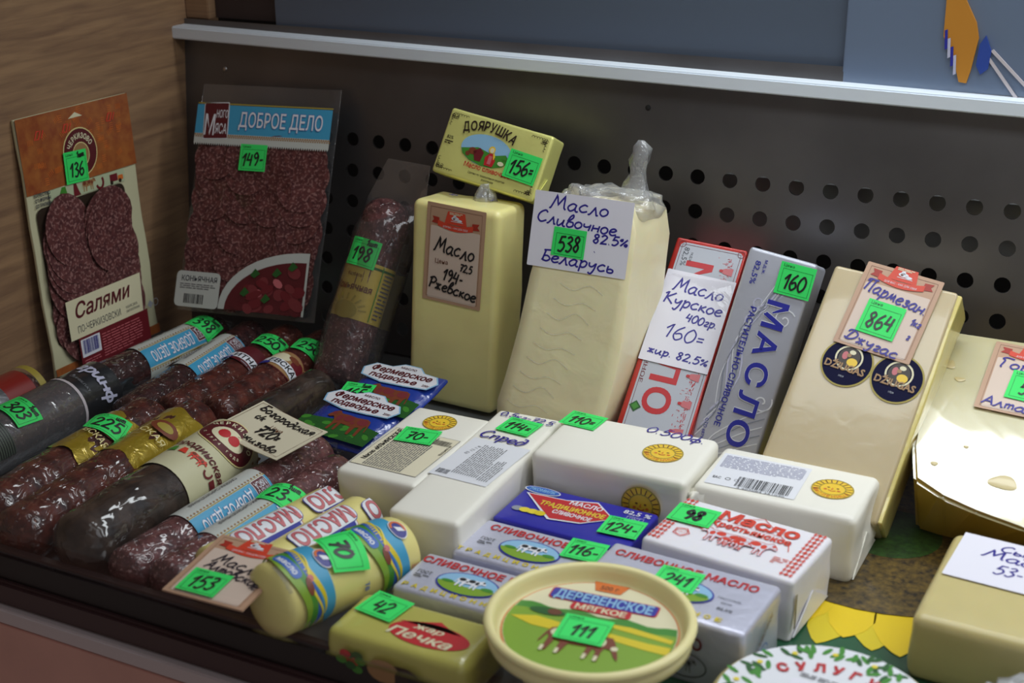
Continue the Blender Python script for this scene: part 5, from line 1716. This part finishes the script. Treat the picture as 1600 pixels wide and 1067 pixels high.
def lathe(name, prof_, parent, mat, n=64, smooth=True):
    bm = bmesh.new(); rows = []
    for r, z in prof_:
        rows.append([bm.verts.new((r * math.cos(2*PI*k/n), r * math.sin(2*PI*k/n), z)) for k in range(n)])
    for a, b in zip(rows, rows[1:]):
        for k in range(n):
            bm.faces.new([a[k], a[(k+1) % n], b[(k+1) % n], b[k]])
    bm.faces.new(rows[0][::-1]); bm.faces.new(rows[-1])
    bmesh.ops.recalc_face_normals(bm, faces=bm.faces)
    return from_bm(name, bm, parent, [mat], smooth)


lathe('tub_body', [(.030, -.0035), (.0315, -.0025), (.037, .018), (.0405, .034), (.041, .0355)], T, 'tub_cream')
lathe('lid', [(.043, .0350), (.0515, .0345), (.0528, .0355), (.0532, .0400), (.0522, .0415), (.0524, .0425), (.0545, .0432), (.0550, .0452), (.0543, .0468), (.0522, .0476), (.0508, .0472), (.0498, .0462), (.0490, .0430), (.0482, .0400), (.0474, .0385), (.0462, .0380), (.002, .0380)], T, 'tub_cream', 96)
d = Decal(); rr_ = .0462
d.ell(0, 0, rr_, rr_, 'orange', 0, 64); d.ell(0, 0, rr_ * .982, rr_ * .982, 'cream', 1, 64)


def chord(lo, hi, mat, lay, bump_lo=0, bump_hi=0):
    q = rr_ * .975
    pts = []
    for i in range(17):
        x = -1 + 2 * i / 16
        wz = hi * q + bump_hi * math.sin(i * 1.3) * q
        xe = math.sqrt(max(0, q * q - wz * wz)) * x
        pts.append((xe, wz))
    a_hi = math.asin(max(-1, min(1, hi))); a_lo = math.asin(max(-1, min(1, lo)))
    right = [(q * math.cos(a_hi + (a_lo - a_hi) * i / 8), q * math.sin(a_hi + (a_lo - a_hi) * i / 8)) for i in range(1, 9)]
    left = [(-x, y) for x, y in right[::-1]]
    d.poly(pts + right + left, mat, lay)


chord(-.999, .30, 'leaf', 2, bump_hi=.03); chord(-.999, .16, 'grass', 3, bump_hi=.02)
d.poly([(-.043, -.002), (-.030, .002), (-.010, -.001), (.012, -.001), (.032, -.003), (.044, -.003), (.044, -.010), (.03, -.009), (.01, -.006), (-.01, -.008), (-.03, -.007)], 'hay', 4)
d.poly([(.006, .005), (.043, .0005), (.0435, .004), (.020, .008), (.006, .0075)], 'hay', 4)
d.ell(-.026, .0075, .0100, .0034, 'dkleaf', 5, 16); d.ell(-.022, .0080, .0040, .0030, 'brown', 6, 10)
cow(d, .000, -.0150, .040, 'cowbrown', 'cream', 6, 1, True)
for x in (-.0175, -.0095, .0050, .0110): d.quad(x, -.0255, .0018, .0045, 'cream', 8)
d.poly([(-.012, .0455), (.008, .0455), (.005, .0365), (-.009, .0365)], 'orange', 3); d.text('500 г', -.002, .0405, .0040, 'brown', 4, .03, width=.010)
d.rrect(-.001, .0270, .0600, .0110, .002, 'red', 3, R(0)); d.rrect(-.001, .0270, .0585, .0097, .002, 'blue', 4)
d.text('ДЕРЕВЕНСКОЕ', -.001, .0270, .0080, 'sky', 5, .06, width=.054); d.rrect(.000, .0180, .0330, .0068, .002, 'red', 4); d.text('МЯГКОЕ', .000, .0180, .0048, 'cream', 5, .06, width=.028)
d.build('lid_picture', T, lambda x, y, h: (x, y, .0382 + h))
sticker(T, lambda x, y, h: (x - .0020, y - .004, .0382 + h), '111', base=.0024, w=.0262, h=.0235)

# --- sulguni round at the front
T = empty('round_cheese', 'round flat white cheese with a leafy ring label', 'cheese', Matrix.Translation((.506, -.3885, 0)) @ Matrix.Rotation(R(-6), 4, 'Z'))
lathe('cheese_disc', [(.050, .0), (.056, .003), (.0590, .012), (.0590, .022), (.056, .0285), (.052, .030), (.002, .0302)], T, 'cheese_block', 64)
d = Decal(); d.ell(0, 0, .0535, .0535, 'white', 0, 64)
rd = random.Random(9)
for k in range(110):
    a = rd.uniform(0, 2 * PI); q = rd.uniform(.040, .0515)
    d.ell(q * math.cos(a), q * math.sin(a), .0042, .0015, rd.choice(('leaf', 'dkleaf', 'leaf')), 1 + k * .01, 8, rot=a + rd.uniform(-.9, .9))
for k in range(14):
    a = k * .45; d.ell(.046 * math.cos(a), .046 * math.sin(a), .0016, .0016, 'yellow', 3, 8)
d.arc('СУЛУГУНИ', 0, -.030, .052, .062, 130, 50, .0066, 'red', 4, .09, sx=.9)
d.micro(-.020, .018, .022, .022, 2, 'greytext', 4, 4, .4)
d.rrect(.004, .002, .052, .026, .002, 'card_white', 5); d.hand('Сулугуни', .004, .002, .0052, 'black', 6, .0012, R(1), center=True, width=.046)
d.build('label', T, lambda x, y, h: (x, y, .0303 + h), .0003, label='white label with green leaves and red lettering')

# --- cheese block front right
T = top_block('cheese_block', 'pale yellow cheese block with a white card, lower right', (.5907, -.2019, R(-3.2), .1100, .0392, .1040), 'cheese_block', .0010, 61, .006, 'cheese')
for c in T.children: c.name = 'cheese_piece'
d = Decal(); d.rrect(0, 0, .0560, .0530, .0006, 'card_white', 0)
d.hand('Сыр', .004, .0130, .0042, 'ink', 1, .0011, R(-4), center=True, width=.020); d.hand('Мааг', .004, .0030, .0052, 'ink', 1, .0012, R(-4), center=True, width=.036); d.hand('53-', .0035, -.0130, .0060, 'ink', 1, .0011, R(-4), center=True)
d.build('card', T, on_top(.0392, -.0215, -.0290, R(-2)), .0010, label='white handwritten card')

# --- crumpled bag in the corner
bm = bmesh.new(); bmesh.ops.create_icosphere(bm, subdivisions=4, radius=1)
for v in bm.verts:
    p = v.co.copy(); q = noise.noise(p * 2.2) * .35 + abs(noise.noise(p * 5.0)) * .25
    v.co = Vector((.602 + p.x * .030 * (1 + q), -.349 + p.y * .024 * (1 + q), max(.0009, .020 + p.z * .022 * (1 + q))))
tag(from_bm('crumpled_bag', bm, None, ['film_white'], True), 'crumpled translucent white bag in the bottom right corner', 'bag')

# ============================================================ SACHETS, ROLLS, LOOSE CARDS
def sachet(label, loc, yaw, lean, roll=0):
    T = empty('butter_sachet', label, 'butter', pose(loc[0], loc[1], loc[2], R(yaw), R(lean), R(roll)), 'blue butter sachets')
    w, h = .066, .060
    bm = rbox_bm(-w/2, w/2, -.010, 0, 0, h, .003, 9, 0, 71)
    for v in bm.verts:
        e = min(1, min(w/2 - abs(v.co.x), v.co.z, h - v.co.z) / .012)
        v.co.y = -.004 + (v.co.y + .004) * (.12 + .88 * max(0, e) ** .6) + .0008 * noise.noise(v.co * 60) * (0 if v.co.y < -.006 else 1)
    from_bm('sachet', bm, T, ['sachet_blue'], True)
    d = Decal()
    d.poly([(-.033, .002), (.033, .002), (.034, .020), (.010, .024), (-.033, .018)], 'dkleaf', 0)
    rd = random.Random(5)
    for k in range(24): d.ell(rd.uniform(-.030, .030), rd.uniform(.004, .018), .0040, .0022, rd.choice(('leaf', 'dkleaf')), .5 + k * .01, 8, rot=rd.uniform(-1, 1))
    cow(d, .004, .0200, .036, 'cowbrown', 'ham', 2, -1)
    blob = [(-.030, .038), (-.033, .046), (-.026, .053), (-.012, .053), (-.004, .058), (.010, .058), (.016, .053), (.028, .052), (.033, .045), (.028, .037), (.010, .035), (-.010, .034)]
    d.poly([(x * 1.04, (y - .046) * 1.08 + .046) for x, y in blob], 'sky', 3); d.poly(blob, 'white', 4)
    d.text('масло', .002, .0545, .0030, 'wine', 5, .03, width=.014); d.text('Фермерское', .000, .0480, .0062, 'wine', 5, .08, width=.054, shear=.15); d.text('подворье', -.003, .0405, .0055, 'wine', 5, .08, width=.042, shear=.15); d.text('200г', .026, .0400, .0024, 'wine', 5, .05)
    d.build('front_print', T, lambda x, y, h: (x, -.0102 - h, y), .0004)
    return T


ts = sachet('blue butter sachet priced 165, the rear of the two', (.1190, -.1700, .017), -6, 76)
sticker(ts, on_front(.0102, -.0200, .0150, R(8)), '165', '1шт', base=.0016)
sachet('blue butter sachet without sticker, the front of the two', (.1080, -.2095, .010), -8, 78)


def roll(label, near, far, r, z, seed, big=False):
    m, L = axis_pose(near, far, z - r)
    t = empty('butter_roll', label, 'butter', m, None if big else 'small yellow butter rolls')
    from_bm('wrapped_butter', smesh(L, r, seed, .0005, (.35, .35), 32), t, ['roll_yellow'], True)
    return t, L


def maslo_print(t, r, L, offs, th, lo, hi):
    d = Decal()
    for k, (x0, y0) in enumerate(offs):
        d.ell(x0 + .0065, y0 + .001, .0135, .0225, 'red', 0, 30); d.ell(x0 + .0065, y0 + .001, .0130, .0220, 'white', .5, 30); d.ell(x0 + .0065, y0 + .001, .0120, .0205, 'blue', 1, 30)
        d.rrect(x0 - .0015, y0, .0150, .0540, .005, 'blue', 2); d.rrect(x0 - .0015, y0, .0142, .0530, .005, 'white', 3)
        d.text('МАСЛО', x0 - .0015, y0, .0110, 'pink', 4, .05, rot=-PI/2, width=.049, outline='wine', ow=.04)
    dm = Decal(); dm.micro(-.018, -.006, .018, .006, 7, 'greytext', 1, 5, .4)
    for (x0, y0) in offs:
        d.add([(x0 + .020 - y, y0 + .018 + x) for x, y, l in dm.v], dm.f, 'greytext', 1)
    d.v = [(x, min(max(y, lo), hi), l) for x, y, l in d.v]
    d.build('label_print', t, on_cyl(r, th, L / 2), .0008, .0025)


t, L = roll('small yellow butter roll next to the salami sticks', (.1480, -.4020, .0070), (.1650, -.2930, .0010), .0155, .0155, 81)
maslo_print(t, .0155, L, [(-.001, -.010), (.000, .052)], .5, -.0515, .0515)
t, L = roll('small yellow butter roll next to the large roll', (.1790, -.4050, .0080), (.1940, -.2990, .0040), .0158, .0158, 82)
maslo_print(t, .0158, L, [(-.001, .006), (.008, -.054), (.006, .066)], .5, -.050, .0500)
t, L = roll('large butter roll with blue and green wavy pictures, priced 70', (.2085, -.4340, .0150), (.2395, -.3340, .0050), .0210, .0210, 83, True)
d = Decal()
r = .0212
def wav(y0, w, mat, lay, ph=0, x0=-.034, x1=.038, am=.003):
    up = [(x0 + (x1 - x0) * i / 14, y0 + w/2 * math.sin(PI * (i + .5) / 15) + am * math.sin(i * .55 + ph)) for i in range(15)]
    dn = [(x0 + (x1 - x0) * i / 14, y0 - w/2 * math.sin(PI * (i + .5) / 15) + am * math.sin(i * .55 + ph)) for i in range(15)]
    d.add(up + dn, [(i, 15 + i, 16 + i, i + 1) for i in range(14)], mat, lay)
for c in (-.034, .022):
    wav(c + .006, .018, 'skyblue', 0, .5); wav(c + .003, .004, 'hay', 1, .8, -.03, .03); wav(c - .001, .007, 'midblue', 1, 1.2, -.02, .036)
    wav(c - .005, .010, 'leaf', 2, .9); wav(c - .0085, .006, 'grass', 3, 1.4); wav(c + .001, .0018, 'yellow', 3, 1.1, -.01, .036)
    d.ell(.012, c - .003, .005, .0022, 'cowbrown', 4, 12); d.ell(.008, c - .001, .002, .002, 'pink', 4, 10)
    d.rrect(-.004, c - .008, .020, .0070, .003, 'midblue', 5, R(2)); d.text('масло', -.004, c - .008, .0038, 'white', 6, .06, width=.015, rot=R(2))
    d.ell(.0, c + .0135, .0068, .0052, 'white', 5, 20); d.ell(.0, c + .0135, .0062, .0047, 'purple', 6, 20); d.ring(.0, c + .0135, .0052, .0038, .0014, 'orange', 7, 16, 60, 250); d.poly([(-.002, c + .0115), (.0, c + .0155), (.003, c + .0165), (.0015, c + .0120)], 'white', 8)
d.micro(-.006, -.0515, .012, -.0485, 6, 'greytext', 1, 3, .4); d.text('ТВ', .024, .002, .003, 'midblue', 1, .05); d.micro(.022, .036, .030, .042, 4, 'pink', 1, 2, .4)
d.build('label_print', t, on_cyl(r, .45, L / 2 + .002), .0008, .0025)
sticker(t, on_cyl(r, .42, L * .47, rot=R(-12)), '70', maxlen=.003, base=.0024, size=.0062, pen=.0016, w=.027, h=.0245)

# loose cards
m = pose(.0865, -.2755, .0385, R(-20), R(82), 0)
T = empty('price_card', 'cream handwritten price card reading 720, lying across two sausages', 'card', m)
bm = bmesh.new(); box_bm(bm, -.0365, .0365, -.0006, 0, 0, .0430)
bmesh.ops.subdivide_edges(bm, edges=bm.edges, cuts=10, use_grid_fill=True)
for v in bm.verts: v.co.y += .0015 * math.cos(v.co.x * 60)
from_bm('card', bm, T, ['cream_label'])
d = Decal(); d.frame(0, 0, .068, .039, .0003, 'brown', 0)
d.hand('Богородская', 0, .0120, .0040, 'black', 1, .0010, R(-2), center=True, width=.062); d.hand('с/к', -.024, .0045, .0034, 'black', 1, .0009); d.text('Цена', .002, .004, .0042, 'brown', 0)
d.hand('720=', .002, -.0070, .0054, 'black', 1, .0015, R(-1), center=True, width=.026); d.hand('черкизово', 0, -.0165, .0034, 'black', 1, .0010, R(-2), center=True, width=.056)
d.build('pen_writing', T, lambda x, y, h: (x, -.0006 + .0015 * math.cos(x * 60) - h, y + .0215), .0004)

m = pose(.1885, -.4170, .0405, R(0), R(58), R(0))
Tm = pose(.1825, -.4495, .0405, R(-5), R(84), R(5))
T = empty('price_card', 'kraft card with red ribbon emblem and 153 sticker, lying on the small butter rolls', 'card', Tm)
bm = bmesh.new(); box_bm(bm, -.0265, .0265, -.0008, 0, 0, .0560)
from_bm('card', bm, T, ['kraft'])
d = Decal(); kraft(d, .0530, .0560, .0200)
d.hand('Масло', .001, .0015, .0046, 'inkdk', 4, .0009, R(-8), center=True, width=.034); d.hand('Алтовское', .003, -.0060, .0040, 'inkdk', 4, .0009, R(-10), center=True, width=.042); d.hand('1с.', .018, -.0110, .0028, 'inkdk', 4, .0007, R(-6))
d.build('card_print', T, lambda x, y, h: (x, -.0008 - h, y + .0280), .0003)
sticker(T, lambda x, y, h: (x - .0070, -.0008 - h, y + .0125), '153', base=.0016, w=.0255, h=.0200)
